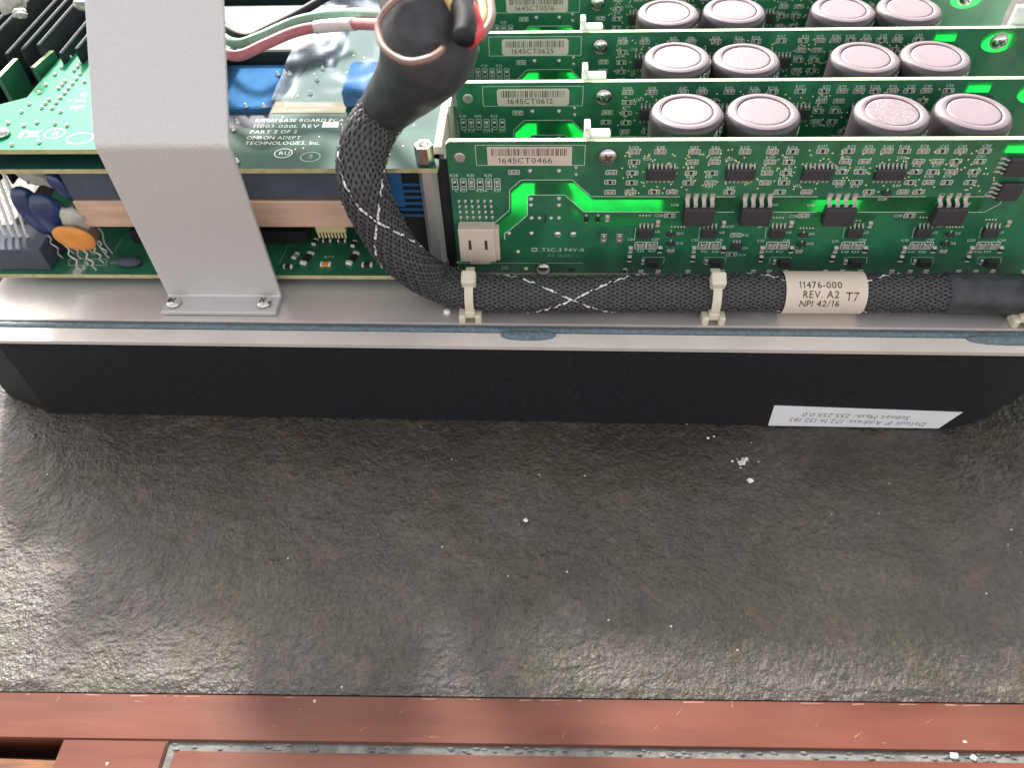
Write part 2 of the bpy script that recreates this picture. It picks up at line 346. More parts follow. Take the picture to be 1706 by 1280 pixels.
    def build(s, name, parent=None, origin=None, loc=None):
        me = bpy.data.meshes.new(name)
        if origin is None: origin = parent.get('_o', (0, 0, -ZO)) if parent else (0, 0, -ZO)
        me.from_pydata([((x-origin[0])*MM, (y-origin[1])*MM, (z-origin[2])*MM) for x, y, z in s.v], [], s.f)
        for mm in s.mats: me.materials.append(MATS[mm])
        me.polygons.foreach_set('material_index', s.m); me.polygons.foreach_set('use_smooth', s.s); me.update()
        o = bpy.data.objects.new(name, me); COL.objects.link(o)
        o['_o'] = tuple(float(c) for c in origin)
        if parent: o.parent = parent
        elif loc is not None or origin != (0, 0, -ZO): o.location = (origin[0]*MM, origin[1]*MM, (origin[2]+ZO)*MM)
        return o

def frames(pts):
    n = len(pts); out = []; u = None
    for i in range(n):
        t = (pts[min(i+1, n-1)]-pts[max(i-1, 0)]).normalized()
        if u is None:
            u = Vector((0, 0, 1)) if abs(t.z) < 0.9 else Vector((0, 1, 0))
        u = (u-t*u.dot(t)).normalized(); out.append((pts[i], t, u, t.cross(u)))
    return out
def spline(ctrl, step=1.0):
    """Catmull-Rom through control points (Vectors of any extra data ride along)"""
    P = [Vector(c) for c in ctrl]; P = [P[0]*2-P[1]]+P+[P[-1]*2-P[-2]]; out = []
    for i in range(1, len(P)-2):
        n = max(2, int((P[i+1]-P[i]).length/step))
        for k in range(n):
            t = k/n; a, b, c, d = P[i-1:i+3]
            out.append(0.5*((2*b)+(c-a)*t+(2*a-5*b+4*c-d)*t*t+(3*b-a-3*c+d)*t**3))
    out.append(P[-2]); return out
GL = {}
def glyph(ch):
    if ch not in GL:
        cu = bpy.data.curves.new('g', 'FONT'); cu.body = ch; cu.size = 1.0; cu.resolution_u = 2; cu.fill_mode = 'FRONT'
        ob = bpy.data.objects.new('g', cu); me = bpy.data.meshes.new_from_object(ob)
        vs = [(v.co.x/0.70, v.co.y/0.70) for v in me.vertices]; fs = [list(p.vertices) for p in me.polygons]
        bpy.data.objects.remove(ob); bpy.data.curves.remove(cu); bpy.data.meshes.remove(me)
        x0 = min([v[0] for v in vs] or [0]); x1 = max([v[0] for v in vs] or [0.3])
        if ch == '1': vs = [(0.13, 0), (0.25, 0), (0.25, 1), (0.15, 1), (0.0, 0.80), (0.0, 0.68), (0.13, 0.80)]; fs = [[0, 1, 2, 3, 6], [3, 4, 5, 6]]; x0 = -0.06; x1 = 0.34
        GL[ch] = ([(v[0]-x0, v[1]) for v in vs], fs, x1-x0)
    return GL[ch]
def thing(name, label, cat, o=(0, 0, -84), group=None):
    e = bpy.data.objects.new(name, None); COL.objects.link(e); e.empty_display_size = 0.005
    e.location = (o[0]*MM, o[1]*MM, (o[2]+ZO)*MM); e['_o'] = tuple(float(c) for c in o)
    e['label'] = label; e['category'] = cat
    if group: e['group'] = group
    return e
def tag(o, label=None, cat=None, group=None, kind=None):
    for k, v in (('label', label), ('category', cat), ('group', group), ('kind', kind)):
        if v: o[k] = v
    return o
def sheet_with_holes(name, outer, holes, y0, th, parent, face='mask', edge='fr4_edge', horizontal=False):
    """board body: outline in (x, z) with windows cut out, thickness along +Y (or (x, y) outline, thickness down)"""
    cu = bpy.data.curves.new('o', 'CURVE'); cu.dimensions = '2D'; cu.fill_mode = 'BOTH'; cu.extrude = th/2
    for lp in [outer]+holes:
        sp = cu.splines.new('POLY'); sp.points.add(len(lp)-1); sp.use_cyclic_u = True
        for p, q in zip(sp.points, lp): p.co = (q[0], q[1], 0, 1)
    ob = bpy.data.objects.new('o', cu); me = bpy.data.meshes.new_from_object(ob)
    mb = MB(); org = parent['_o']
    for p in me.polygons:
        vs = [me.vertices[i].co for i in p.vertices]
        if horizontal: vs2 = [(v.x, v.y, y0-th/2+v.z) for v in vs]
        else: vs2 = [(v.x, y0+th/2-v.z, v.y) for v in vs]
        mb.add(vs2, [tuple(range(len(vs2)))], face if abs(p.normal.z) > 0.7 else edge)
    bpy.data.objects.remove(ob); bpy.data.curves.remove(cu); bpy.data.meshes.remove(me)
    return mb

# ================================================================ THE SETTING
ZT = -84.0
fl = MB(); fl.quad([(-9000, -9000, -834), (9000, -9000, -834), (9000, 9000, -834), (-9000, 9000, -834)], 'floor_grey')
tag(fl.build('floor'), kind='structure')

tb = thing('table', 'table with dark rough stone top set in a red brown wooden frame', 'table', (-50, 60, -834))
a0, a1, a2 = aZ(0, 1153, ZT), aZ(853, 1165, ZT), aZ(1706, 1173, ZT)
sl_dir = (a2-a0)/(a2.x-a0.x)
def edgeY(x, off=0): return a0.y+(x-a0.x)*sl_dir.y+off      # front edge line of the stone
# stone: a finely divided, gently uneven sheet
st = MB(); NX, NY = 420, 230; X0, X1, Y1 = -420.0, 330.0, 420.0
vs = []; fs = []
for j in range(NY+1):
    for i in range(NX+1):
        x = X0+(X1-X0)*i/NX; ye = edgeY(x, 0.4); t = (j/NY)**1.6; y = ye+(Y1-ye)*t
        dz = 0.55*noise.fractal(Vector((x*0.045, y*0.045, 0)), 0.9, 2.1, 5)+0.28*noise.fractal(Vector((x*0.22, y*0.22, 5)), 0.9, 2.1, 4)
        e = min(1, (y-ye)/3.0)
        vs.append((x, y, ZT-0.45+dz*0.8*e-0.5*(1-e)))
for j in range(NY):
    for i in range(NX):
        k = j*(NX+1)+i; fs.append((k, k+1, k+NX+2, k+NX+1))
st.add(vs, fs, 'stone', True)
st.box((X0, edgeY(X1)+3, ZT-20), (X1, Y1, ZT-2.5), 'stone')
st.build('stone_slab', tb)
g0, g1 = aZ(290, 1237, ZT), aZ(1706, 1252, ZT)
hw = (edgeY(g0.x)-g0.y+edgeY(g1.x)-g1.y)/2           # width of the wooden rail
xl1 = aZ(95, 1260, ZT).x; xl2 = aZ(272, 1262, ZT).x; gw = 1.9
gw = 1.9
def fr(pts, z0=-18, top=0.0, name='frame_rail', bev=0.35, extra=None):
    bm = bmesh.new(); bo = [bm.verts.new((x, y, ZT+z0)) for x, y in pts]; to = [bm.verts.new((x, y, ZT+top)) for x, y in pts]
    n = len(pts); bm.faces.new(to)
    for i in range(n): bm.faces.new((bo[i], bo[(i+1) % n], to[(i+1) % n], to[i]))
    bm.normal_update(); ed = [e for e in bm.edges if all(v.co.z > ZT+top-0.01 for v in e.verts)]
    bmesh.ops.bevel(bm, geom=ed, offset=bev, segments=2, affect='EDGES')
    bmesh.ops.recalc_face_normals(bm, faces=bm.faces[:])
    bm.verts.index_update()
    m = MB(); m.add([v.co.copy() for v in bm.verts], [[v.index for v in f.verts] for f in bm.faces], 'red_wood'); bm.free()
    if extra: m.add(extra.v, extra.f, 'rubbed')
    return m.build(name, tb)
def EY(x, o): return (x, edgeY(x, o))
# worn marks along the arris and across the rail
random.seed(17)
wm = MB()
for k in range(46):
    x = random.uniform(-190, 110); t = random.random()
    if t < 0.55:      # paint rubbed off along the arris next to the stone
        L_ = random.uniform(0.8, 6); y = edgeY(x, -0.55-random.uniform(0, 0.25)); w2 = random.uniform(0.06, 0.16)
        wm.quad([(x, y-w2, ZT+0.006), (x+L_, edgeY(x+L_, -0.6)-w2, ZT+0.006), (x+L_, edgeY(x+L_, -0.6)+w2*0.4, ZT+0.006), (x, y+w2, ZT+0.006)], 'rubbed')
    else:
        y = edgeY(x, -random.uniform(1.5, hw-1.5)); an = random.choice([R_(35), R_(50), R_(80), R_(5)])+random.uniform(-.2, .2); L_ = random.uniform(0.5, 3.5); w2 = random.uniform(0.05, 0.11)
        d = Vector((math.cos(an), math.sin(an)))*L_; n_ = Vector((-d.y, d.x)).normalized()*w2
        wm.quad([(x-n_.x, y-n_.y, ZT+0.006), (x+d.x, y+d.y, ZT+0.006), (x+n_.x, y+n_.y, ZT+0.006)], 'rubbed')
fr([EY(X0, -hw), EY(X1, -hw), EY(X1, -0.15), EY(X0, -0.15)], extra=wm)
fr([(xl1, edgeY(xl1, -hw-0.08)), (xl1-3, -330), (xl2-3, -330), (xl2, edgeY(xl2, -hw-0.08))], name='frame_stile', top=-0.01)
fr([(xl2+gw+0.4, edgeY(xl2, -hw-gw-0.5)), (xl2+gw-3, -330), (X1, -330), EY(X1, -hw-gw-0.5)], name='panel', top=-0.1, bev=0.7)
gm = MB(); gm.quad([(xl2-4, edgeY(xl2-4, -hw-5)-4, ZT-0.95), (X1, edgeY(X1, -hw-5), ZT-0.95), (X1, edgeY(X1, -hw+0.5), ZT-0.95), (xl2-4, edgeY(xl2-4, -hw+0.5), ZT-0.95)], 'grime')
gm.quad([(xl2-5, -330, ZT-0.96), (xl2+gw+1, -330, ZT-0.96), (xl2+gw+1, edgeY(xl2, -hw-4), ZT-0.96), (xl2-1, edgeY(xl2, -hw-4), ZT-0.96)], 'grime')
random.seed(3)
for i in range(160):      # dirt clods packed in the groove
    x = random.uniform(xl2+1, 180); y = edgeY(x, -hw-random.uniform(0.3, gw+0.2)); r = random.uniform(0.2, 0.5)
    gm.blob((x, y, ZT-1.0+random.uniform(0, 0.2)), (r*2.2, r*0.8, r*0.7), 'grime', 0.4, seed=i)
gm.build('groove_dirt', tb)
rw = MB(); rw.box((X0, -330, ZT-16), (xl1-0.3, edgeY(X0, -hw)-0.3, ZT-2.3), 'recess_wood', 0.4); rw.build('recessed_board', tb)
sd = MB(); sd.box((X0, -330, ZT-20.2), (X1, Y1, ZT-20), 'steel_dark'); sd.build('underside', tb)
for (x, y) in ((X0+30, -300), (X1-30, -300), (X0+30, Y1-30), (X1-30, Y1-30)):
    lg = MB(); lg.box((x-25, y-25, -834), (x+25, y+25, ZT-20.3), 'red_wood', 2); lg.build('leg', tb)

# crumbs lying on the table
def crumb(px, py, r, seed, label, zz=None, n=1):
    p = aZ(px, py, ZT if zz is None else zz); m = MB(); random.seed(seed)
    for i in range(n):
        o = Vector((random.gauss(0, r*1.6), random.gauss(0, r*1.2), 0)) if n > 1 else Vector((0, 0, 0)); k = random.uniform(0.2, 0.62) if n > 1 else 1
        m.blob((p.x+o.x, p.y+o.y, (ZT if zz is None else zz)+r*0.35*k), (r*k, r*k*0.8, r*k*0.6), 'crumb', 0.6, seed=seed+i)
    tag(m.build('crumb', origin=(p.x, p.y, ZT)), label, 'crumb')
crumb(1250, 802, 1.0, 5, 'single round pinkish white crumb on the stone below the scattered white specks')
crumb(1237, 769, 0.95, 9, 'loose cluster of tiny white specks on the stone below the white sticker', n=34)
crumb(1187, 732, 0.8, 11, 'small white grain on the stone just below the black box', n=3)
crumb(1620, 1266, 2.0, 12, 'white lump of plaster lying in the groove of the wooden frame', zz=ZT-0.9, n=3)
crumb(876, 868, 0.7, 15, 'tiny white sliver on the middle of the dark stone')

# ================================================================ ENCLOSURE
ZL = -44.0
SK = -0.0048
def fy(x, y): return y+SK*(x+50)
XL, XR, YB = -231.0, 172.0, 330.0
en = thing('controller_enclosure', 'open black metal enclosure with pale aluminium flange and blue grey gasket on the stone table', 'enclosure', (-45, 60, ZT))
def strip_poly(y0, y1): return [(XL, fy(XL, y0)), (XR, fy(XR, y0)), (XR, fy(XR, y1)), (XL, fy(XL, y1))]
b_ = MB()     # black heat sink body with plan chamfers
c0 = aZ(80, 690, ZT); c1 = aZ(0, 655, ZT); c2 = aZ(1601, 718, ZT); c3 = aZ(1706, 670, ZT)
yf = -33.6
lx = c0.x+1.5; rx = c2.x-2.0
poly = [(lx-24, yf+14), (lx-20, yf+8.6), (lx-1, yf+0.9), (lx+2, fy(lx, yf)), (rx-3, fy(rx, yf)), (rx+4, yf+1.0), (rx+12, yf+4.5), (rx+26, yf+13), (rx+58, yf+36), (rx+58, YB-8), (lx-24, YB-8)]
b_.prism(poly, ZT+0.2, ZL-2.25, 'black_paint'); b_.build('body', en)
f_ = MB()
YLIP, YG0, YG1, YF = -24.6, -25.4, -29.0, -34.9
f_.prism(strip_poly(YG1, YF)[::-1], ZL-1.3, ZL+0.1, 'flange_paint')
f_.prism(strip_poly(YLIP, YG0)[::-1], ZL-2.2, ZL+0.25, 'flange_paint')
f_.prism(strip_poly(YG0-0.002, YG1+0.002)[::-1], ZL-2.19, ZL-1.5, 'steel_dark')
f_.prism(strip_poly(YG1, YF+0.5)[::-1], ZL-2.2, ZL-1.31, 'black_paint'); f_.build('flange', en)
p_ = MB(); p_.prism(strip_poly(YLIP+0.004, YB)[::-1], ZL-2.2, ZL-0.1, 'plate_alu'); p_.build('base_plate', en)
# gasket bead
random.seed(11); gpt = []; gr = []
x = XL+1
while x < XR:
    y = fy(x, (YG0+YG1)/2-0.15+0.12*noise.noise(Vector((x*0.05, 0, 0)))); gpt.append((x, y, ZL-0.75+0.1*noise.noise(Vector((x*0.09, 3, 0))))); gr.append(1.45+0.18*noise.noise(Vector((x*0.35, 1, 2)))); x += 1.2
g_ = MB(); g_.tube(gpt, gr, 'rubber', 10)
for (px, py, rr) in ((880, 559, 7.8), (1690, 567, 13)):
    q = aZ(px, py-2, ZL); pts = []; rs = []
    for k in range(-12, 13):
        t = k/12; pts.append((q.x+rr*1.15*t, q.y-0.3-0.8*(1-t*t), ZL-0.2+0.1*noise.noise(Vector((k*.5, px, 0))))); rs.append(0.25+1.7*math.sqrt(max(0, 1-t**4))*(1+0.12*noise.noise(Vector((k*.9, 5, px)))))
    g_.tube(pts, rs, 'rubber', 10)
g_.build('gasket', en)
# sticker on the black front, lettering upside down
s_ = MB(); yS = yf-0.35
q = [aY(1290, 675, yS), aY(1603, 685, yS), aY(1558, 719, yS), aY(1278, 712, yS)]
for p in q:
    p.y = fy(p.x, yf)-0.25
    p.z = max(p.z, ZT+0.15)
mid = (q[0]+q[1]+q[2]+q[3])/4
s_.add(q+[p+Vector((0, 0.18, 0)) for p in q], [(3, 2, 1, 0), (0, 1, 5, 4), (1, 2, 6, 5), (2, 3, 7, 6), (3, 0, 4, 7)], 'paper_white')
ux = (q[0]-q[1]).normalized(); uz = Vector((-0.25, 0, -1.0)).normalized()
o1 = q[1]+(q[2]-q[1])*0.40+ux*14.5; o2 = q[1]+(q[2]-q[1])*0.74+ux*6.5
s_.text('Subnet Mask: 255.255.0.0', o1-uz*0.6+Vector((0, -0.03, 0)), ux, -uz*-1, 2.2, 'ink_grey', fit=36)
s_.text('Default IP Address: 172.16.132.183', o2-uz*0.6+Vector((0, -0.03, 0)), ux, -uz*-1, 2.2, 'ink_grey', fit=46)
s_.build('sticker', en)

# ================================================================ SCREWS
def screw_mb(r, h, m='steel', axis='Y', c=(0, 0, 0)):
    mb = MB(); prof = [(r, 0), (r, h*0.35)]+[(r*math.cos(a), h*0.35+h*0.65*math.sin(a)) for a in [R_(15), R_(30), R_(45), R_(60)]]+[(r*0.3, h*0.97)]
    mb.lathe(prof, c, m, 24, axis=axis)
    for k in range(2):       # cross recess
        a = R_(38+90*k); d = Vector((math.cos(a), math.sin(a))); n_ = Vector((-d.y, d.x))*r*0.11; e = d*r*0.52
        q = [-e-n_, e-n_, e+n_, -e+n_]; hh = h*0.985+0.03+0.01*k
        if axis == 'Y': mb.quad([(c[0]+p.x, c[1]-hh, c[2]+p.y) for p in q], 'steel_dark')
        else: mb.quad([(c[0]+p.x, c[1]+p.y, c[2]+hh) for p in q], 'steel_dark')
    return mb

# ================================================================ BRACKET (bent sheet, foot screwed to the base plate)
br = thing('bracket', 'wide bent grey aluminium strap screwed to the base plate over the left boards', 'bracket', (-148, -14, ZL))
bx0, bx1 = -167.6, -128.6; yb = -12.4; zb = aY(265, 232, yb).z
prof = [(-21.8, ZL+0.15), (yb-2.2, ZL+0.15)]
for k in range(1, 7):
    a = R_(15*k); prof.append((yb-2.2+2.2*math.sin(a), ZL+0.15+2.2*(1-math.cos(a))))
prof.append((yb, zb-2.6))
sl_ = R_(48)
for k in range(1, 6):
    a = (R_(90)-sl_)*k/6; prof.append((yb+4.0*(1-math.cos(a)), zb-2.6+4.0*math.sin(a)))
e0 = prof[-1]; prof.append((e0[0]+42*math.cos(sl_), e0[1]+42*math.sin(sl_)))
prof.append((prof[-1][0]+60, prof[-1][1]+1)) 
def sheet_profile(prof, x0, x1, th, m):
    n = len(prof); out = []
    for i in range(n):
        a = Vector(prof[max(i-1, 0)]); b = Vector(prof[min(i+1, n-1)]); t = (b-a).normalized(); nn = Vector((-t.y, t.x))
        out.append((Vector(prof[i])+nn*th))
    mb = MB(); vs = []
    for i in range(n): vs += [(x0, *prof[i]), (x1, *prof[i]), (x1, *out[i]), (x0, *out[i])]
    fs = []
    for i in range(n-1):
        for k in range(4): fs.append((i*4+k, i*4+(k+1) % 4, (i+1)*4+(k+1) % 4, (i+1)*4+k))
    fs += [(3, 2, 1, 0), tuple((n-1)*4+k for k in range(4))]
    mb.add(vs, fs, m); mb.s = [False]*len(fs)
    return mb
bo = sheet_profile(prof, bx0, bx1, 1.5, 'bracket_alu').build('strap', br)
bv = bo.modifiers.new('b', 'BEVEL'); bv.width = 0.0003; bv.segments = 2; bv.limit_method = 'ANGLE'; bv.angle_limit = R_(50)
for px in (290, 440):
    q = aZ(px, 506, ZL+1.8); screw_mb(2.5, 2.0, axis='Z', c=(q.x, q.y, ZL+1.62)).build('screw', br)
    
# ================================================================ DRIVE BOARDS
ZTOP = 7.6; BX0, BX1, BZ0 = -69.6, 132.0, -45.0+1.2
def B(zx, zy, crop=5):
    ox = {5: 730, 6: 1030, 7: 1366}[crop]
    p = aY(ox+zx/4.924, 220+zy/4.924, 0); return (p.x, p.z)
def P(px, py): p = aY(px, py, 0); return (p.x, p.z)
bandA = [B(470, 742), B(585, 640), B(585, 475), B(680, 392), B(1100, 392), B(1255, 528), P(1130, 328)]
bandB = [B(520, 862), B(732, 682), B(735, 530), B(748, 516), B(1040, 516), B(1195, 654), P(1130, 353)]
zA, zB = B(1400, 530)[1], B(1400, 655)[1]
XE = P(1640, 330)[0]
holes = [bandA[:-1]+[(XE, zA-0.1), (XE, zB+0.1)]+bandB[:-1][::-1]]
thin = [[B(1045, 560), B(1190, 665), (P(1120, 353)[0], zB-0.6), (P(1120, 372)[0], zB-5.2), B(1240, 770), B(1050, 700)],
        [(P(1315, 0)[0]+0, zB-0.6), (P(1372, 353)[0], zB-0.6), (P(1372, 375)[0], zB-5.4), (P(1330, 375)[0], zB-5.4)],
        [(P(1372, 353)[0]+1, zB-0.6), (P(1470, 353)[0], zB-0.6), (P(1440, 375)[0], zB-5.6), (P(1372, 375)[0]+1, zB-5.6)]]
thin[1][0] = (P(1318, 353)[0], zB-0.6)
cwx0, cwx1 = aY(1612, 142, 33.6).x, aY(1652, 142, 33.6).x
cornerw = [(cwx0, ZTOP-0.9), (cwx1, ZTOP-0.9), (cwx1, ZTOP-4.4), (cwx0-0.4, ZTOP-4.4)]
SCR = aY(1664, 68, 67.2); SCR = (SCR.x, SCR.z)
def circ(rx, rz, n=20): return [(SCR[0]+rx*math.cos(2*math.pi*k/n), SCR[1]+rz*math.sin(2*math.pi*k/n)) for k in range(n)]

def rc(mb, cx, cz, w_, h, m, y, rnd=0.0):
    if rnd:
        n = 12; mb.quad([(cx+w_/2*math.cos(2*math.pi*k/n), y, cz+h/2*math.sin(2*math.pi*k/n)) for k in range(n)], m)
    else: mb.quad([(cx-w_/2, y, cz-h/2), (cx+w_/2, y, cz-h/2), (cx+w_/2, y, cz+h/2), (cx-w_/2, y, cz+h/2)], m)
def rectline(mb, cx, cz, w_, h, m='silk', lw=0.16, y=-0.02):
    c = [(cx-w_/2, cz-h/2), (cx+w_/2, cz-h/2), (cx+w_/2, cz+h/2), (cx-w_/2, cz+h/2), (cx-w_/2, cz-h/2)]; mb.strip(c, lw, m, y)
SY = -0.03
def stext(mb, t, x, z, h, m='silk', fit=None):
    wd = len(t)*h*0.78; mb.text(t, (x-wd/2 if fit is None else x-fit/2, SY, z-h/2), (1, 0, 0), (0, 0, 1), h, m, fit=fit)

# component prototypes (origin at board surface, out = -Y)
def proto_resistor(kind):
    mb = MB(); mb.box((-0.42, -0.5, -0.42), (0.42, -0.02, 0.42), kind, 0.05)
    for s in (-1, 1):
        mb.box((s*0.42, -0.54, -0.45), (s*0.85, -0.02, 0.45), 'tin', 0.08); mb.box((s*0.6, -0.06, -0.5), (s*1.2, -0.015, 0.5), 'solder')
    return mb
def proto_lead(w_, out, hgt):
    """gull wing lead reaching +z from a body edge at z=0"""
    prof = [(0, -hgt*0.55), (out*0.3, -hgt*0.55), (out*0.5, -0.16), (out, -0.12)]; mb = MB(); vs = []
    for i, (z, y) in enumerate(prof):
        for dx, dy in ((-1, 0), (1, 0), (1, 0.13), (-1, 0.13)): vs.append((dx*w_/2, y-0.03+dy, z))
    fs = []
    for i in range(len(prof)-1):
        for k in range(4): fs.append((i*4+k, i*4+(k+1) % 4, (i+1)*4+(k+1) % 4, (i+1)*4+k))
    fs.append((12, 13, 14, 15)); mb.add(vs, fs, 'tin')
    mb.box((-w_*0.62, -0.1, out*0.55), (w_*0.62, -0.015, out*1.28), 'solder', 0.03)
    return mb
PR = {}
def pmesh(key, mb):
    if key not in PR:
        o = mb().build(key, origin=(0, 0, 0)); PR[key] = o.data; bpy.data.objects.remove(o)
    return PR[key]
def place(key, mbf, name, parent, x, z, rz=0.0, sc_=(1, 1, 1), y=0.0):
    """put a small part on its board; rz turns it in the board plane"""
    o = bpy.data.objects.new(name, pmesh(key, mbf)); COL.objects.link(o); o.parent = parent
    po = parent.get('_o', None)
    if po is not None: o.location = ((x-po[0])*MM, (y+parent['_y']-po[1])*MM, (z-po[2])*MM)
    else: o.location = (x*MM, y*MM, z*MM)
    o.rotation_euler = (0, rz, 0); o.scale = sc_
    return o
def chip(parent, x, z, w_, h, t, nl, pitch, lw, lo, key, rz=0.0, both=True):
    bodyf = lambda: MB().box((-w_/2, -t, -h/2), (w_/2, -0.12, h/2), 'epoxy', min(0.28, t*0.18)).lathe([(0.32, t+0.001), (0.3, t+0.012)], (-w_/2+0.8, 0, -h/2+0.8), 'chip_black', 12, 'Y')
    c = place(key, bodyf, 'chip', parent, x, z, rz)
    lf = lambda: proto_lead(lw, lo, t)
    for s in ((1, -1) if both else (1,)):
        for i in range(nl):
            o = place(key+'_lead', lf, 'lead', c, (i-(nl-1)/2)*pitch, s*h/2, 0 if s > 0 else math.pi)
    return c
TOP = {}
def silk_and_pads(mb, full, seed):
    """printed lines, pads and vias: the surface pattern of one board, all in its own mesh"""
    rnd = random.Random(seed)
    S = lambda pts, w_=0.2: mb.strip(pts, w_, 'silk', SY)
    S([B(303, 107), B(1207, 107), B(1200, 272), B(315, 272), B(303, 107)], 0.16)
    S([B(405, 795)]+bandA[1:-1]+[(P(1132, 0)[0] if False else P(1132, 328)[0], zA)])
    S([B(580, 810)]+bandB[1:-1]+[(P(1132, 353)[0], zB)])
    for a, b in ((1193, 1225), (1283, 1362), (1423, 1542), (1604, 1640)):
        S([(P(a, 328)[0], zA), (P(b, 328)[0], zA)]); S([(P(a, 353)[0], zB), (P(b-2, 353)[0], zB)])
    S([(P(1640, 328)[0], zA), B(1365, 500, 7)]); S([(P(1640, 353)[0], zB), B(1475, 590, 7), B(1495, 550, 7)])
    # pads of leaded parts
    for (x, y, w_, h) in ((752, 318, 44, 40), (990, 318, 44, 40), (760, 548, 44, 36), (760, 598, 44, 36), (990, 545, 44, 36), (990, 600, 44, 36),
                          (765, 705, 44, 36), (830, 705, 40, 36), (925, 705, 40, 36), (990, 705, 44, 36), (580, 830, 44, 38), (765, 830, 46, 38),
                          (1130, 290, 34, 32), (1130, 346, 34, 32), (720, 1120, 44, 30), (655, 980, 40, 30)):
        cx, cz = B(x, y); m = 'gold' if y > 900 else 'solder'; r = w_/4.924/5.6/2
        mb.lathe([(r, 0.01), (r*0.9, 0.08), (r*0.5, 0.4), (r*0.3, 0.75)], (cx, 0, cz), m, 10, 'Y', sy=0.9)
    for (x, y, w_, h) in ((980, 840, 70, 66), (1108, 840, 66, 56), (1358, 870, 56, 100), (1487, 870, 60, 100)):
        cx, cz = B(x, y); k = 1/4.924/5.5
        if w_ == 66 or w_ == 70: mb.lathe([(w_*k/2, 0.01), (w_*k*0.42, 0.2), (w_*k*0.25, 0.5)], (cx, 0, cz), 'solder', 14, 'Y')
        else:
            mb.box((cx-w_*k/2, -0.22, cz-h*k/2), (cx+w_*k/2, -0.01, cz+h*k/2), 'solder', 0.08)
            for s in (-.24, .24): mb.lathe([(0.5, 0.2), (0.35, 0.5)], (cx, 0, cz+s*h*k), 'tin', 10, 'Y')
    for i in range(6):
        for j in range(5):
            x, y = 170+52*i+j*5, 565+44*j; cx, cz = B(x, y)
            mb.lathe([(0.52, 0.01), (0.46, 0.12), (0.2, 0.3), (0.12, 1.1)], (cx, 0, cz), 'tin', 8, 'Y')
    # corner hole with bright ring
    cx, cz = B(175, 210); mb.lathe([(1.75, 0.01), (1.7, 0.05), (0.9, 0.06)], (cx, 0, cz), 'solder', 20, 'Y')
    # gold vias
    for i in range(270):
        px = rnd.uniform(1036, 1660); py = rnd.choice([rnd.uniform(248, 326), rnd.uniform(252, 312)])
        cx, cz = P(px, py); cx += 0; mb.lathe([(0.30, 0.01), (0.26, 0.10)], (cx, 0, cz), 'gold', 8, 'Y')
    for (x0, y0, n, c) in ((178, 685, 4, 6), (438, 778, 5, 6), (1275, 702, 4, 6), (1495, 788, 5, 6), (250, 727, 4, 7), (1040, 778, 6, 7), (1365, 718, 4, 7), (825, 700, 3, 7)):
        for k in range(n): cx, cz = B(x0+k*26, y0, c); mb.lathe([(0.3, 0.01), (0.25, 0.07)], (cx, 0, cz), 'gold', 8, 'Y')
    for px in (1672, 1672): pass
    # reference lettering
    T = lambda t, x, y, c=5, h=1.15, m='silk', fit=None: stext(mb, t, *B(x, y, c), h, m, fit)
    for t, x, y in (('R28', 130, 355), ('R30', 268, 355), ('R25', 412, 355), ('C', 150, 480), ('R27', 212, 480), ('R29A', 355, 480), ('R31', 490, 480)): T(t, x, y, h=1.0)
    for t, x, y in (('R109', 132, 126), ('R98', 350, 126), ('R87', 627, 126), ('R86', 800, 126), ('R115', 1048, 126), ('R116', 1272, 126), ('R114', 1436, 126), ('U24', 238, 220), ('C45', 786, 212),
                    ('U23', 908, 222), ('R117', 1255, 208), ('R113', 1403, 208), ('R90', 120, 283), ('R82', 598, 286), ('R112', 1225, 294), ('C46', 1392, 300), ('R83', 592, 368), ('R81', 745, 368),
                    ('R84', 745, 445), ('R85', 925, 458), ('R118', 1360, 378), ('R110', 100, 520), ('U21', 1465, 438), ('U18', 467, 598), ('U17', 1285, 598), ('U16', 1585, 600),
                    ('C28', 332, 683), ('C26', 1436, 688), ('U6', 322, 815), ('U5', 852, 823), ('U4', 1395, 823), ('D11', 512, 832), ('D12', 505, 910), ('D9', 1585, 836), ('D10', 1575, 915),
                    ('C34', 108, 880), ('C37', 305, 880), ('C33', 630, 885), ('C36', 832, 885), ('C32', 1170, 890), ('C35', 1380, 890), ('R53', 185, 975), ('R57', 280, 975), ('R51', 712, 980), ('R56', 800, 980), ('R49', 1238, 980), ('R55', 1328, 980),
                    ('R16', 1045, 845), ('Q4', 1035, 950), ('R19', 1020, 1008), ('C27', 915, 775)): T(t, x, y, 6, 1.0)
    for t, x, y in (('R117', 30, 116), ('R72', 262, 118), ('R75', 405, 118), ('R182', 568, 118), ('R108', 700, 118), ('R76', 862, 116), ('C42', 1020, 116), ('C43', 1170, 116), ('C50', 1370, 112), ('R73', 215, 208), ('U20', 668, 208), ('C41', 1320, 198),
                    ('R78', 795, 275), ('R77', 955, 275), ('R80', 1100, 275), ('R103', 180, 292), ('C47', 325, 292), ('R181', 900, 362), ('R79', 1045, 362), ('C44', 1250, 358), ('R71', 160, 445), ('R74', 285, 445), ('R99', 630, 440),
                    ('D28', 512, 548), ('R111', 398, 518), ('U14', 1205, 585), ('C20', 640, 685), ('U3', 380, 823), ('U2', 945, 823), ('U1', 1492, 823), ('D7', 1130, 832), ('D8', 1090, 912),
                    ('C31', 130, 895), ('C38', 350, 885), ('C30', 700, 888), ('C39', 905, 885), ('C29', 1240, 888), ('C40', 1490, 888), ('R48', 205, 982), ('R54', 292, 982), ('R47', 752, 982), ('R58', 840, 982), ('R46', 1298, 982), ('R59', 1375, 982)): T(t, x, y, 7, 1.0)
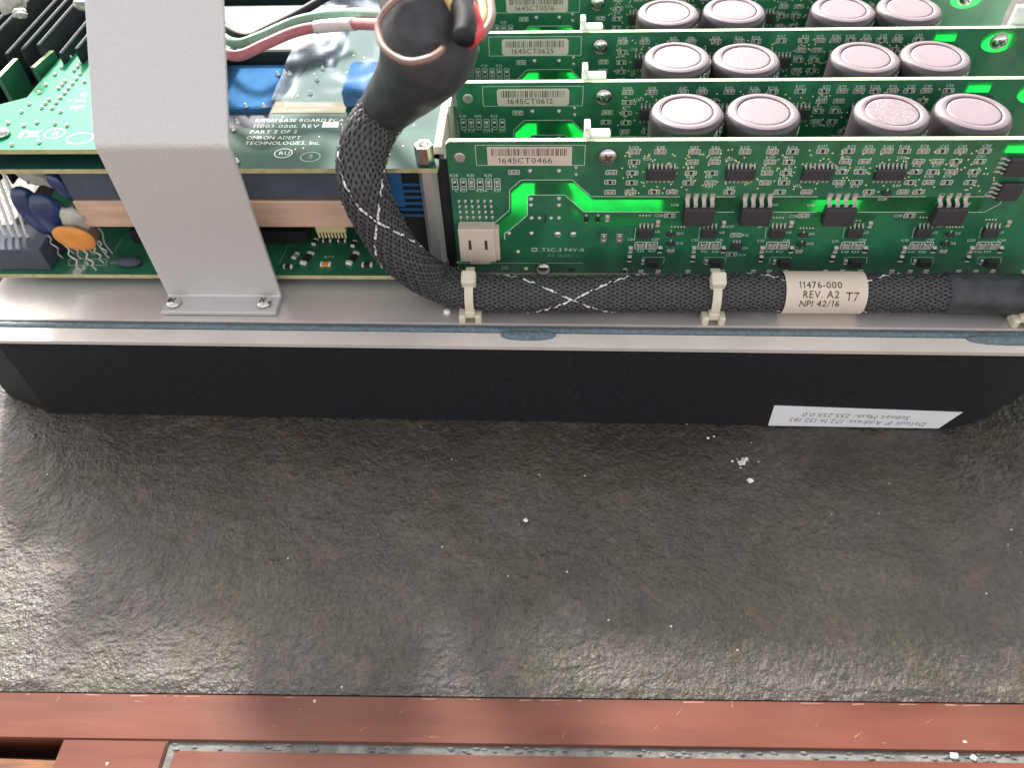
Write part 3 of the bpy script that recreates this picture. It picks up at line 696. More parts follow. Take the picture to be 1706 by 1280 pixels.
    if full:
        T('.TSC-3 94V-0', 1015, 966, fit=14.5, h=1.5); T('42 1601', 985, 1012, h=1.3, m='silk_dim', fit=7.4); rectline(mb, *B(790, 965), 1.7, 1.3, lw=0.3, y=SY); T('J32', 555, 1112, h=1.3)
        S([B(150, 1075), B(1185, 1075)], 0.2); S([B(150, 1065), B(190, 1065)], 0.5)
        S([B(545, 880), B(545, 830), B(570, 815)], 0.3)
        cx, cz = B(1095, 1130); rc(mb, cx, cz, 2.6, 1.4, 'chip_black', -0.03, 1); cx, cz = B(878, 705); rc(mb, cx, cz, 0.5, 3.4, 'chip_black', -0.02)
        # pads along the foot
        for c, xs in ((6, (55, 185, 325, 570, 850, 1105, 1235, 1370)), (7, (40, 180, 325, 585, 735, 865, 1130, 1270, 1410))):
            for x in xs:
                cx, cz = B(x, 1150, c); mb.box((cx-0.85, -0.3, cz-1.2), (cx+0.85, -0.01, cz+1.2), 'solder', 0.1)
        cx, cz = B(1530, 1135); mb.box((cx-0.7, -0.3, cz-1.1), (cx+0.7, -0.01, cz+1.1), 'solder', 0.1)
        # chip outlines
        for (c, x0) in ((6, 145), (6, 670), (6, 1215), (7, 205), (7, 775), (7, 1325)):
            sk = {5: 0, 6: -15, 7: -30}[c]
            S([B(x0+10, 785, c), B(x0, 785, c), B(x0+sk*0.7, 870, c)], 0.15)
        for (c, x0, x1) in ((6, 200, 370), (6, 700, 875), (6, 1240, 1410), (7, 195, 380), (7, 745, 925), (7, 1290, 1480)):
            S([B(x0, 1080, c), B(x0+8, 1027, c), B(x1+8, 1027, c), B(x1, 1080, c)], 0.15)

RES, CAPS = [], []
def rows():
    out = []
    data6 = {160: [130, 345, 625, 795, 1040, 1265, 1430], 245: [130, 610, 790, 1245, 1400], 335: [115, 595, 770, 1220, 1375],
             415: [110, 575, 755, 1205, 1360], 490: [100, 295, 440, 910, 1325, 1545]}
    data7 = {155: [20, 235, 400, 550, 695, 850, 1000, 1155, 1355], 240: [210, 365, 810, 965, 1115, 1310], 325: [180, 330, 785, 925, 1080, 1265],
             412: [155, 300, 740, 890, 1040, 1230], 490: [400, 680, 810]}
    for c, d in ((6, data6), (7, data7)):
        for y, xs in d.items():
            for x in xs: out.append((*B(x, y, c), 0))
    for x, y in ((1420, 330), (1410, 410), (1410, 492), (622, 330)): out.append((*B(x, y), 0))
    for x, y, c in ((420, 685, 6), (1520, 685, 6), (735, 685, 7), (965, 845, 6), (930, 1003, 6)): out.append((*B(x, y, c), 0))
    for x in (138, 207, 275, 345, 415, 485): out.append((*B(x, 425), 1))
    return out
GROUPS = [(6, 222), (6, 742), (6, 1300), (7, 285), (7, 848), (7, 1395)]
def make_board(i, number, full, label):
    yy = i*33.6
    t = thing('drive_board', label, 'circuit board', (30, yy, ZL), 'upright green boards standing in a row behind the cable')
    t['_y'] = yy
    def off(mb, dy): mb.v = [(x, y+dy, z) for x, y, z in mb.v]; return mb
    outer = [(BX0+1, ZTOP), (BX1, ZTOP), (BX1, BZ0), (BX0, BZ0), (BX0, ZTOP-1)]
    mb = sheet_with_holes('substrate', outer, holes+thin+[cornerw]+([] if full else [circ(5.9, min(5.6, ZTOP-0.5-SCR[1]))]), 0, 1.6, t)
    silk_and_pads(mb, full, 40+i)
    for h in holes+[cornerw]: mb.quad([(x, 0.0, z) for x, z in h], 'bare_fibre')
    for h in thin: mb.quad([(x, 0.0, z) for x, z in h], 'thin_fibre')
    rr = rows()
    rnd = random.Random(5)
    clip_z = -50 if full else -14.5
    for (x, z, v) in rr:
        if z < clip_z: continue
        rectline(mb, x, z, *((3.3, 1.5) if not v else (1.7, 3.9)), lw=0.22, y=SY)
    if full:
        for c, x0 in GROUPS:
            k = {6: 1.0, 7: 1.0}[c]
            for dx, dy in ((-42, 930), (53, 930)): rectline(mb, *B(x0+dx-(15 if c == 7 else 0)-(dy-820)*0.08*(c == 7), dy, c), 3.5, 2.9, lw=0.26, y=SY)
    off(mb, yy).build('substrate', t)
    for q, (x, z, v) in enumerate(rr):
        if z < clip_z: continue
        if rnd.random() < 0.55: place('res_k', lambda: proto_resistor('chip_black'), 'chip_resistor', t, x, z, math.pi/2 if v else 0, (1.05, 1, 1.0))
        else: place('res_b', lambda: proto_resistor('chip_beige'), 'chip_capacitor', t, x, z, math.pi/2 if v else 0, (1.05, 1.1, 1.05))
    # fourteen-pin chips
    for px in (1101, 1232.5, 1360, 1481.5): x, z = P(px, 290); chip(t, x, z+0.4, 8.65, 3.9, 1.5, 7, 1.27, 0.46, 1.25, 'so14')
    for (px, py) in ((1686, 275), (1672, 316)):
        x, z = P(px, py); chip(t, x+1.5, z, 6.2, 6.5, 1.7, 4, 1.5, 0.6, 2.0, 'so8r', -math.pi/2, both=False)
    if full:
        for px in (1162, 1256.5, 1395, 1577): x, z = P(px, 353); chip(t, x, z, 9.4, 6.4, 3.4, 4, 2.54, 1.25, 3.0, 'opto', both=False)
        for c, x0 in GROUPS:
            x, z = B(x0-(0 if c == 6 else 5), 822, c); chip(t, x, z+0.3, 4.9, 3.6, 1.4, 4, 1.27, 0.45, 1.3, 'so8', both=False)
            sk = 0 if c == 6 else -1
            for dx, dy, v, kk in ((-42, 930, 0, 'b'), (53, 930, 0, 'b'), (-122, 965, 1, 'b'), (120, 965, 1, 'k'), (-130, 1038, 1, 'k')):
                xx = x0+dx+sk*(dy-822)*0.25; a, b = B(xx, dy, c)
                place('res_'+kk, lambda: proto_resistor('chip_beige' if kk == 'b' else 'chip_black'), 'chip_capacitor' if kk == 'b' else 'chip_resistor', t, a, b, math.pi/2 if v else 0, (1.2, 1.3, 2.0) if not v else (1.35, 1.2, 1.5))
            a, b = B(x0+60+sk*55, 1065, c); place('sot', lambda: MB().box((-1.9, -1.6, -1.4), (1.9, -0.1, 1.4), 'epoxy', 0.15), 'transistor', t, a, b)
            a, b = B(x0-20+sk*55, 1065, c); place('res_b', lambda: proto_resistor('chip_beige'), 'chip_capacitor', t, a, b, math.pi/2, (1, 1, 1))
        for (x, y, c) in ((430, 832, 6), (428, 910, 6), (1515, 840, 6), (1500, 915, 6), (1065, 835, 7), (1025, 912, 7), (545, 495, 7)):
            a, b = B(x, y, c)
            o = place('sot23', lambda: MB().box((-1.3, -1.0, -0.65), (1.3, -0.1, 0.65), 'epoxy', 0.1).box((-0.25, -0.3, 0.6), (0.25, -0.01, 1.5), 'tin', 0.04).box((-1.1, -0.3, -1.4), (-0.7, -0.01, -0.6), 'tin', 0.04).box((0.7, -0.3, -1.4), (1.1, -0.01, -0.6), 'tin', 0.04), 'transistor', t, a, b)
        for (x, y, c, r90) in ((430, 970, 6, 0), (1480, 975, 6, 0), (1010, 975, 7, 0), (325, 750, 6, 1), (865, 755, 6, 1), (1165, 755, 6, 1), (1418, 755, 6, 1), (410, 760, 7, 1), (985, 750, 7, 1), (1545, 750, 7, 1), (1388, 708, 5, 1)):
            a, b = B(x, y, c); place('res_b', lambda: proto_resistor('chip_beige'), 'chip_capacitor', t, a, b, math.pi/2 if r90 else 0, (1.15, 1.2, 1.4))
        for (x, y) in ((1215, 708), (1310, 708)):
            a, b = B(x, y); place('diode', lambda: MB().box((-0.7, -0.8, -1.0), (0.7, -0.05, 1.0), 'chip_black', 0.1).box((-0.4, -0.3, 0.9), (0.4, -0.01, 1.6), 'tin', 0.05).box((-0.4, -0.3, -1.6), (0.4, -0.01, -0.9), 'tin', 0.05), 'diode', t, a, b)
        a, b = B(965, 930, 6)
        place('sot3', lambda: MB().box((-1.6, -1.4, -1.2), (1.6, -0.1, 1.2), 'epoxy', 0.12).box((-1.2, -0.3, 1.1), (-0.7, -0.01, 2.2), 'tin', 0.05).box((-0.25, -0.3, 1.1), (0.25, -0.01, 2.2), 'tin', 0.05).box((0.7, -0.3, 1.1), (1.2, -0.01, 2.2), 'tin', 0.05), 'transistor', t, a, b)
        # white two way connector J32
        cn = MB(); x0, z0 = B(165, 800); x1, z1 = B(470, 800); z2 = B(300, 1105)[1]
        ct = aY(793, 383, -4.5); c4 = aY(793, 437, -4.5); x0 = aY(764, 400, -4.5).x; x1 = aY(824, 400, -4.5).x
        cn.box((x0, -4.5, c4.z), (x1, -0.05, ct.z), 'ivory', 0.25); cn.box((x1-0.5, -3.0, c4.z-0.6), (x1+1.3, -0.05, ct.z-1), 'ivory', 0.25); cn.box((x0+3, -4.2, c4.z-1.2), (x1-2, -0.05, c4.z+0.5), 'ivory', 0.2)
        co = cn.build('connector', t)
        for k in (0.31, 0.76):
            xx = x0+(x1-x0)*k; zz = (ct.z+c4.z)/2+0.6
            MB().box((xx-0.55, -4.56, zz-2.1), (xx+0.45, -4.2, zz+1.9), 'steel_dark', 0.1).build('slot', co)
    # relay on the back shading the window
    MB().box((B(770, 400)[0], yy+1.7, B(0, 700)[1]), (B(1000, 400)[0], yy+12, B(0, 300)[1]), 'dark_plastic', 0.4).build('relay', t)
    MB().box((P(1172, 0)[0]-0, yy+1.7, zB-14), (P(1172, 0)[0]+0.4, yy+2, zB-13), 'dark_plastic').build('rear_component', t)
    # bar code label
    la = MB(); L0, L1 = B(398, 120), B(1095, 270)
    if i: L0 = (L0[0]+1.2, L0[1]-0.3); L1 = (L1[0]-0.6, L1[1])
    x0, x1, z1, z0 = L0[0], L1[0], L0[1], L1[1]; c = 0.7
    pl = [(x0+c, z0), (x1-c, z0), (x1, z0+c), (x1, z1-c), (x1-c, z1), (x0+c, z1), (x0, z1-c), (x0, z0+c)] if i else [(x0, z0), (x1, z0), (x1, z1), (x0, z1)]
    la.quad([(x, yy-0.06, z) for x, z in pl], 'paper')
    rb = random.Random(number); x = x0+1.3; W = x1-x0-3.0
    while x < x0+1.3+W:
        bw = rb.choice([0.16, 0.16, 0.34]); la.quad([(x, yy-0.08, z1-3.1), (x+bw, yy-0.08, z1-3.1), (x+bw, yy-0.08, z1-0.7), (x, yy-0.08, z1-0.7)], 'ink'); x += bw+rb.choice([0.22, 0.3, 0.5])
    la.text(number, (x0+3.2, yy-0.08, z0+0.75), (1, 0, 0), (0, 0, 1), 1.9, 'ink', fit=(x1-x0)*0.64)
    la.build('barcode_label', t)
    # screws
    x, z = B(1390, 192); o = screw_mb(2.75, 1.7, c=(x, yy-0.1, z)); o.build('screw', t)
    if full:
        x, z = B(862, 1112); MB().lathe([(2.5, 0), (2.5, 0.6), (2.2, 1.3), (1.5, 1.9), (0.6, 2.2)], (x, yy-0.1, z), 'steel', 20, 'Y').build('screw', t)
    else:
        x, z = SCR; rg = MB(); a_, b_ = circ(5.9, min(5.6, ZTOP-0.5-z)), circ(3.1, 3.0); n = 20
        for k in range(n): rg.quad([(*(a_[k][0],), yy, a_[k][1]), (a_[(k+1) % n][0], yy, a_[(k+1) % n][1]), (b_[(k+1) % n][0], yy, b_[(k+1) % n][1]), (b_[k][0], yy, b_[k][1])], 'bare_fibre')
        rg.quad([(q[0], yy-0.01, q[1]) for q in b_], 'solder')
        rg.build('screw_ring', t); screw_mb(2.6, 1.7, c=(x, yy-0.1, z)).build('screw', t)
    # pale clip standing up behind the board
    cx = B(1205, 60)[0]
    cl = MB(); cl.box((cx-0.2, yy+1.65, ZTOP-12), (cx+1.6, yy+6.5, ZTOP+3.4), 'clip_white', 0.25); cl.box((cx+1.7, yy+1.66, ZTOP-6), (cx+7.5, yy+5.5, ZTOP+0.9), 'clip_white', 0.25); cl.build('clip', t)
    return t
make_board(0, '1645CT0466', True, 'front green board full of chips with barcode 1645CT0466 and white connector')
make_board(1, '1645CT0612', False, 'green board with barcode 1645CT0612, second from the cable')
make_board(2, '1645CT0625', False, 'green board with barcode 1645CT0625, third from the cable')
make_board(3, '1645CT0516', False, 'green board with barcode 1645CT0516, rearmost and cut by the photo edge')

# ================================================================ CAPACITORS
def make_cap(x, y, top, rot, speck, lab, tilt=0.0, txt='450V'):
    t = thing('capacitor', lab, 'capacitor', (x, y, ZL), 'round capacitors standing between the green boards'); r = 11.3
    s = MB(); h = top
    prof = [(r, ZL+0.1), (r, h-2.2), (r-0.25, h-1.2), (r-0.8, h-0.45), (r-1.2, h-0.22)]
    s.lathe(prof, (x, y, 0), 'sleeve_purple', 56, cap=False)
    sl = s.build('sleeve', t)
    rm = MB(); rm.lathe([(r-1.22, h-0.22), (r-1.7, h-0.02), (r-2.4, h+0.08), (r-3.2, h+0.05), (r-3.45, h-0.2)], (x, y, 0), 'sleeve_rim', 56, cap=False); rm.build('rim', sl)
    # lettering wrapped round the sleeve
    tx = MB(); tx.text(txt, (0, 0, 0), (1, 0, 0), (0, 1, 0), 3.4, 'silk')
    m2 = MB(); mi_ = []
    def wrap(p): a = rot+p[0]/r; return (x+(r+0.03)*math.cos(a), y+(r+0.03)*math.sin(a), h-5.4+p[1])
    m2.add([wrap(p) for p in tx.v], tx.f, 'silk'); m2.build('lettering', sl if False else t)
    d = MB(); m = 'cap_speckle' if speck else 'cap_alu'
    d.lathe([(r-3.3, h-0.9), (r-3.42, h-0.5), (r-3.7, h-0.5), (r-3.85, h-0.2), (r-4.3, h-0.16), (5, h-0.15), (0.3, h-0.15)], (x, y, 0), m, 48)
    d.build('top_disc', t)
    t.rotation_euler = (R_(random.uniform(-.6, .6)), R_(random.uniform(-.6, .6)), 0)
cxs = [3.5, 26.2, 64.4, 87.6]
rown = ['nearest the cable', 'in the middle row', 'in the farthest row']
coln = ['leftmost', 'second from left', 'third from left', 'rightmost']
random.seed(2)
for i in range(3):
    for j in range(4):
        sp = (i, j) in ((0, 2), (0, 1), (1, 1))
        look = 'speckled top' if sp else 'smooth bright top'
        make_cap(cxs[j], 14.9+33.6*i+(0.4 if j % 2 else 0), ZTOP+0.2+random.uniform(-0.4, 0.5), R_([-62, -40, -62, -50][j]+random.uniform(-12, 12)), sp,
                 f'grey purple capacitor with {look}, {coln[j]} of four {rown[i]}', txt=['450V', 'RUBY', '450V', '220uF'][j] if False else '450V')

# white plate at the far right and card guide at the left
tag(MB().box((118, 69.8, -30), (168, 72, ZTOP+6), 'clip_white', 0.4).build('end_plate', origin=(140, 70, ZL)), 'pale upright metal plate behind the boards at the right edge', 'plate')
MB_ = MB(); MB_.box((-74.6, 2.4, ZL), (-70.2, 5, 0), 'dark_plastic', 0.3); MB_.box((-74.2, 5.1, ZL), (-71.8, 32.6, 2.5), 'ivory', 0.3); MB_.box((-71.7, 25, ZL), (-70.6, 31, 4.5), 'plate_alu', 0.2)  # dark front piece added to close the gap against leaking sun
tag(MB_.build('card_guide', origin=(-72, 18, ZL)), 'thin beige upright guide at the left end of the front boards', 'guide')

# ================================================================ CABLE HARNESS
cb = thing('cable_harness', 'thick black braided cable lying along the base plate and curving up over the left boards', 'cable', (0, -17, ZL))
zc = ZL+6.5
ctrl = [aZ(1790, 494, zc), aZ(1600, 489, zc), aZ(1300, 487, zc), aZ(1050, 489, zc), aZ(900, 490, zc), aZ(800, 487, zc), aZ(730, 470, zc+0.8),
        aY(672, 430, -15.5), aY(632, 372, -15), aY(604, 305, -14), aY(608, 240, -9), aY(640, 185, -3), aZ(688, 128, 33), aZ(712, 86, 44), aZ(716, 40, 50), aZ(708, -40, 56)]
path = spline(ctrl, 0.9)
def near(px, py):       # index of path point closest in the picture to a photographed position
    best = 0; bd = 1e9
    for i, p in enumerate(path):
        d = p-Vector(CAMC); c = [sum(CAMR[k][j]*d[j] for j in range(3)) for k in range(3)]
        e = (853+FPX*c[0]/c[2]-px)**2+(640+FPX*c[1]/c[2]-py)**2
        if e < bd: bd = e; best = i
    return best
i_sh = near(1572, 489); i_end = near(648, 178)
seg = path[max(0, i_sh-3):i_end+4]
fr_ = frames(seg); Ls = [0]
for a, b in zip(seg[:-1], seg[1:]): Ls.append(Ls[-1]+(b-a).length)
ibend = near(604, 300)-max(0, i_sh-3)
def rad(i):
    k = math.exp(-((i-ibend)/45.0)**2); return 5.85+1.2*k
MB().tube([p for p, *_ in fr_], [rad(i)-0.25 for i in range(len(seg))], 'core', 20).build('core', cb)
NS, PITCH = 28, 80.0
bd = MB(); tr = MB()
phase = 2.0
for dr in (1, -1):
    for s in range(NS):
        white = (s == 0)
        for fil in (-1, 1):
            vs = []; fs = []
            for i, (p, t, u, w_) in enumerate(fr_):
                r = rad(i); a0_ = 2*math.pi*s/NS+dr*2*math.pi*Ls[i]/PITCH+phase
                k = a0_*NS/2 if dr > 0 else a0_*NS/2+math.pi
                # under and over weave: height alternates at each crossing
                kk = (2*math.pi*Ls[i]/PITCH)*NS + (s*math.pi if dr > 0 else s*math.pi+math.pi)
                rr = r+0.06+0.34*math.sin(kk)+(0.02 if white else 0)
                hw_ = 0.135*math.pi*2*r/NS*(1.0); off = fil*hw_*0.98
                for e in (-1, 0, 1):
                    a = a0_+(off+e*hw_)/r; q = rr+(0.14 if e == 0 else 0)
                    vs.append(p+(u*math.cos(a)+w_*math.sin(a))*q)
            for i in range(len(fr_)-1):
                for e in (0, 1): fs.append((i*3+e, i*3+e+1, (i+1)*3+e+1, (i+1)*3+e))
            if not white: bd.add(vs, fs, 'braid', True)
            else:
                vis = [f for f in fs if math.sin(2*math.pi*Ls[f[0]//3]/6.3+dr+fil*0.4) > -0.45]; tr.add(vs, vis, 'tracer', True); bd.add(vs, [f for f in fs if f not in vis], 'braid', True)
bd.build('braided_sleeve', cb); tr.build('tracer_thread', cb)
# heat shrink at the right
sh = path[:i_sh+1]; MB().tube(sh, [6.6+0.15*noise.noise(Vector((i*0.1, 0, 0))) for i in range(len(sh))], 'shrink', 28).build('heat_shrink', cb)
# upper heat shrink and thick head
up = path[i_end-2:]; n = len(up)
MB().tube(up, [7.2+min(1, i/(n*0.6))*4.7+0.2*noise.noise(Vector((i*0.15, 4, 0))) for i in range(n)], 'shrink', 28).build('heat_shrink', cb)
# wrapped paper label
ia, ib = near(1432, 487), near(1302, 487)
wr = path[ia:ib+1]; frw = frames(wr); vs = []; fs = []; NA = 40; RW = 6.75
for (p, t, u, w_) in frw:
    for k in range(NA): a = 2*math.pi*k/NA; vs.append(p+(u*math.cos(a)+w_*math.sin(a))*RW)
for i in range(len(wr)-1):
    for k in range(NA): fs.append((i*NA+k, i*NA+(k+1) % NA, (i+1)*NA+(k+1) % NA, (i+1)*NA+k))
wl = MB(); wl.add(vs, fs, 'paper', True)
pa, pb = wr[-1], wr[0]; axd = (pb-pa).normalized(); Lw = (pb-pa).length
def wtext(txt, s0, ang, h, fit, m='ink'):
    """print round the wrap: s0 = distance from the left end, ang = position round the cable of the line's foot"""
    tmp = MB(); tmp.text(txt, (0, 0, 0), (1, 0, 0), (0, 1, 0), h, m, fit=fit); out = []
    for x, y, z in tmp.v:
        a = ang+y/RW; k_ = min(len(wr)-1, max(0.0, (1-(s0+x)/Lw)*(len(wr)-1))); i_ = int(k_); c = Vector(wr[i_]).lerp(Vector(wr[min(i_+1, len(wr)-1)]), k_-i_)
        out.append(c+Vector((0, -math.cos(a), math.sin(a)))*(RW+0.1))
    wl.add(out, tmp.f, m)
wtext('11476-000', 4.2, R_(54), 2.15, 13.2); wtext('REV. A2', 5.6, R_(28), 2.3, 11.0); wtext('NPI 42/16', 4.9, R_(2), 2.3, 12.2); wtext('T7', 18.6, R_(21), 2.7, 3.9)
wl.build('paper_label', cb)

# ---- cable ties
def tie(px, lab, lean=0.0):
    i = near(px, 488); p, t, u, w_ = frames(path)[i]; c = Vector(p); R0 = 6.95
    g = thing('cable_tie', lab, 'cable tie', (c.x, c.y, ZL), 'cable ties holding the braided cable')
    m = MB(); vs = []; fs = []; hw_ = 1.35
    for k in range(0, 33):
        a = R_(-70+k*6.0)
        for rr, xx in ((R0, -hw_), (R0, hw_), (R0+0.9, hw_), (R0+0.9, -hw_)):
            vs.append(c+Vector((xx+lean*math.sin(a), -math.cos(a)*rr, math.sin(a)*rr)))
    for k in range(32):
        for e in range(4): fs.append((k*4+e, k*4+(e+1) % 4, (k+1)*4+(e+1) % 4, (k+1)*4+e))
    m.add(vs, fs, 'nylon'); m.build('strap', g)
    M_ = Matrix.Translation(c+Vector((lean*0.9, -R0*math.cos(R_(72))-0.6, R0*math.sin(R_(72))+0.8))) @ Matrix.Rotation(R_(24), 4, 'X')
    MB().box((-2.3, -2.3, -1.9), (2.3, 2.3, 2.6), 'nylon', 0.7, M=M_, seg=2).build('head', g)
    f = MB(); y0 = c.y-R0-1.6
    f.box((c.x-3.6, y0-0.3, ZL), (c.x-1.6, y0+4.6, ZL+3.4), 'nylon', 0.4); f.box((c.x+1.6, y0-0.3, ZL), (c.x+3.6, y0+4.6, ZL+3.4), 'nylon', 0.4)
    f.box((c.x-1.7, y0+0.6, ZL+1.6), (c.x+1.7, y0+4.4, ZL+4.6), 'nylon', 0.4); f.build('mount', g)
tie(783, 'cream cable tie on the braided cable below the white connector')
tie(1187, 'cream cable tie on the braided cable left of the paper wrap label')
tie(1703, 'cream cable tie at the right edge of the photo on the smooth cable end')

# small washer like dot beside the first tie
q = aZ(745, 520, ZL); tag(MB().lathe([(1.3, 0), (1.2, 0.7), (0.6, 1.1)], (q.x, q.y, ZL-0.05), 'clip_white', 14).build('rivet', origin=(q.x, q.y, ZL)), 'small pale rivet in the base plate left of the first cable tie', 'rivet')

# ================================================================ LEFT SIDE: stacked power boards
ZM = 0.0
def poly_px(pts, z): return [(aZ(x, y, z).x, aZ(x, y, z).y) for x, y in pts]
mbd = thing('power_board', 'dark green upper power board with white printed text beside the aluminium strap', 'circuit board', (-140, 0, ZM))
yfr = aZ(500, 281, ZM).y
rgt = aZ(728, 281, ZM).x
outl = [(-229, yfr), (rgt, yfr), (rgt+0.4, 28), (rgt+1, 120), (-112, 120), (-129, 40), (-132, 20), (-229, 20)]
mb = sheet_with_holes('substrate', outl, [], ZM, 1.6, mbd, face='mask_teal', edge='fr4_edge_dull', horizontal=True)
def htext(mb, t, px, py, px2, h, m='silk', z=None, gap=0.16):
    z = (ZM if z is None else z)+0.03; a = aZ(px, py, z); b = aZ(px2, py, z); mb.text(t, a, (1, 0, 0), (0, 1, 0), h, m, fit=(b-a).length, gap=gap)
for t, x0, y0, x1 in (('RFMAI BASE BOARD PCA', 425, 203, 572), ('11003-000L REV', 420, 213, 530), ('PART 2 OF 2', 416, 222, 494), ('OMRON ADEPT', 410, 232, 500), ('TECHNOLOGIES, Inc.', 407, 241, 532)):
    htext(mb, t, x0, y0, x1, 1.9)
def ring(mb, px, py, rx, ry, z, m='silk', wd=0.3):
    c = aZ(px, py, z+0.03); n = 24
    for k in range(n):
        a, b = 2*math.pi*k/n, 2*math.pi*(k+1)/n
        mb.quad([(c.x+rx*math.cos(a), c.y+ry*math.sin(a), z+.03), (c.x+rx*math.cos(b), c.y+ry*math.sin(b), z+.03), (c.x+(rx-wd)*math.cos(b), c.y+(ry-wd)*math.sin(b), z+.03), (c.x+(rx-wd)*math.cos(a), c.y+(ry-wd)*math.sin(a), z+.03)], m)
ring(mb, 472, 255, 2.9, 2.6, ZM); htext(mb, 'RU', 464, 258, 481, 2.0); ring(mb, 517, 261, 3.2, 2.7, ZM, 'silk_dim'); htext(mb, '2', 513, 263, 520, 1.8, 'silk_dim')
c = aZ(535, 204, ZM+0.03)
l_ = [aZ(536, 212, ZM+.04), aZ(563, 212, ZM+.04), aZ(565, 203, ZM+.04), aZ(539, 203, ZM+.04)]; mb.quad(l_, 'paper')
random.seed(21)
for (px, py) in ((410, 178), (440, 178), (396, 205), (389, 217), (547, 92), (538, 115), (528, 134), (517, 157), (620, 155), (598, 173), (570, 252), (474, 68), (508, 76), (546, 70), (566, 73), (396, 270), (463, 125), (475, 122), (483, 124)):
    q = aZ(px, py, ZM); mb.lathe([(0.9, 0.01), (0.8, 0.3), (0.35, 1.0), (0.2, 1.4)], (q.x, q.y, ZM), 'solder', 10)
for k in range(70):
    x = random.uniform(-128, -76); y = random.uniform(4, 110); mb.lathe([(0.32, 0.01), (0.28, 0.07)], (x, y, ZM), 'gold', 8)
mb.build('substrate', mbd)
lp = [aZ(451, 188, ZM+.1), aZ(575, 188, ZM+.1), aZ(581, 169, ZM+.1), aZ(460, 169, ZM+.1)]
m = MB(); m.quad(lp, 'paper_shaded'); d = lp[1]-lp[0]; e = lp[3]-lp[0]
m.text('1646CT00031', lp[0]+d*0.12+e*0.1+Vector((0, 0, .02)), (1, 0, 0), (0, 1, 0), 1.6, 'ink_grey', fit=d.length*0.6)
rb = random.Random(4); x = 0.14
while x < 0.8: m.quad([lp[0]+d*x+e*0.55+Vector((0, 0, .02)), lp[0]+d*(x+.008)+e*0.55+Vector((0, 0, .02)), lp[0]+d*(x+.008)+e*0.92+Vector((0, 0, .02)), lp[0]+d*x+e*0.92+Vector((0, 0, .02))], 'ink_grey'); x += rb.choice([.016, .022, .03])
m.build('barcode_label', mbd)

# bright green board at the far left, one step higher
ZA = 6.0
ab = thing('bright_board', 'bright green board with white printed marks left of the aluminium strap', 'circuit board', (-190, 5, ZA))
ya = aZ(60, 249, ZA).y
o_ = [(-229, ya), (-152, ya), (-152, 75), (aZ(125, 65, ZA).x, aZ(125, 65, ZA).y), (aZ(45, 162, ZA).x, aZ(45, 162, ZA).y), (-229, aZ(0, 190, ZA).y)]
mb = sheet_with_holes('substrate', o_, [], ZA, 1.6, ab, face='mask_bright', edge='fr4_edge_dull', horizontal=True)
random.seed(8)
for (px, py) in ((128, 84), (118, 96), (103, 113), (92, 125), (77, 142), (66, 155), (49, 174), (36, 187), (135, 106), (130, 112), (124, 118), (134, 124), (128, 132), (121, 140), (109, 136), (104, 142), (98, 148), (114, 148), (108, 156), (101, 164), (82, 167), (76, 173), (70, 180), (94, 172), (87, 181), (101, 187), (14, 206), (40, 210), (62, 205), (92, 207), (112, 210), (20, 242), (66, 238), (140, 100), (141, 137)):
    q = aZ(px, py, ZA); mb.lathe([(0.75, 0.01), (0.65, 0.3), (0.3, 0.9)], (q.x, q.y, ZA), 'solder', 9)
ring(mb, 91, 222, 3.3, 2.9, ZA); htext(mb, 'R', 86, 226, 96, 2.6, z=ZA); ring(mb, 133, 230, 4.2, 3.2, ZA, 'silk'); 
# crossed bin mark and bar
a = aZ(40, 229, ZA+.03); 
def hstrip(mb, p0, p1, wd, z, m='silk'):
    p0 = aZ(*p0, z+.03); p1 = aZ(*p1, z+.03); t = (p1-p0).normalized(); n_ = Vector((-t.y, t.x, 0))*wd/2; mb.quad([p0-n_, p1-n_, p1+n_, p0+n_], m)
hstrip(mb, (32, 229), (40, 217), 1.3, ZA); hstrip(mb, (42, 229), (70, 217), 0.3, ZA); hstrip(mb, (44, 217), (66, 229), 0.3, ZA); hstrip(mb, (47, 219), (64, 219), 0.6, ZA); hstrip(mb, (49, 227), (62, 227), 0.3, ZA); hstrip(mb, (49, 227), (47, 219), 0.3, ZA); hstrip(mb, (62, 227), (64, 219), 0.3, ZA)
htext(mb, 'HF', 115, 182, 137, 2.6, z=ZA); htext(mb, 'Y 200', 112, 169, 141, 1.3, z=ZA); htext(mb, 'CE', 132, 160, 144, 2.2, z=ZA)
mb.build('substrate', ab)
q = aZ(4, 225, ZA); MB().lathe([(2.6, 0), (2.5, 1.0), (1.6, 1.8), (0.5, 2.1)], (q.x, q.y, ZA), 'steel', 16).build('screw', ab)

# dark block and tan bar between the boards
yk = yfr+2.5
zk0, zk1 = aY(500, 290, yk).z, aY(500, 333, yk).z
hs = thing('heat_spreader', 'dark slab over a tan metal bar sandwiched between the stacked left boards', 'heat spreader', (-140, 20, zk1-9))
MB().box((aY(108, 310, yk).x, yk, zk1+0.1), (aY(640, 300, yk).x, 44, ZM-1.75), 'dark_grey', 0.3).build('slab', hs)
yt = yk-0.8; zt1 = aY(500, 379, yt).z
MB().box((aY(130, 355, yt).x, yt, zt1), (aY(655, 360, yt).x, 40, zk1-0.1), 'tan_metal', 0.3).build('bar', hs)

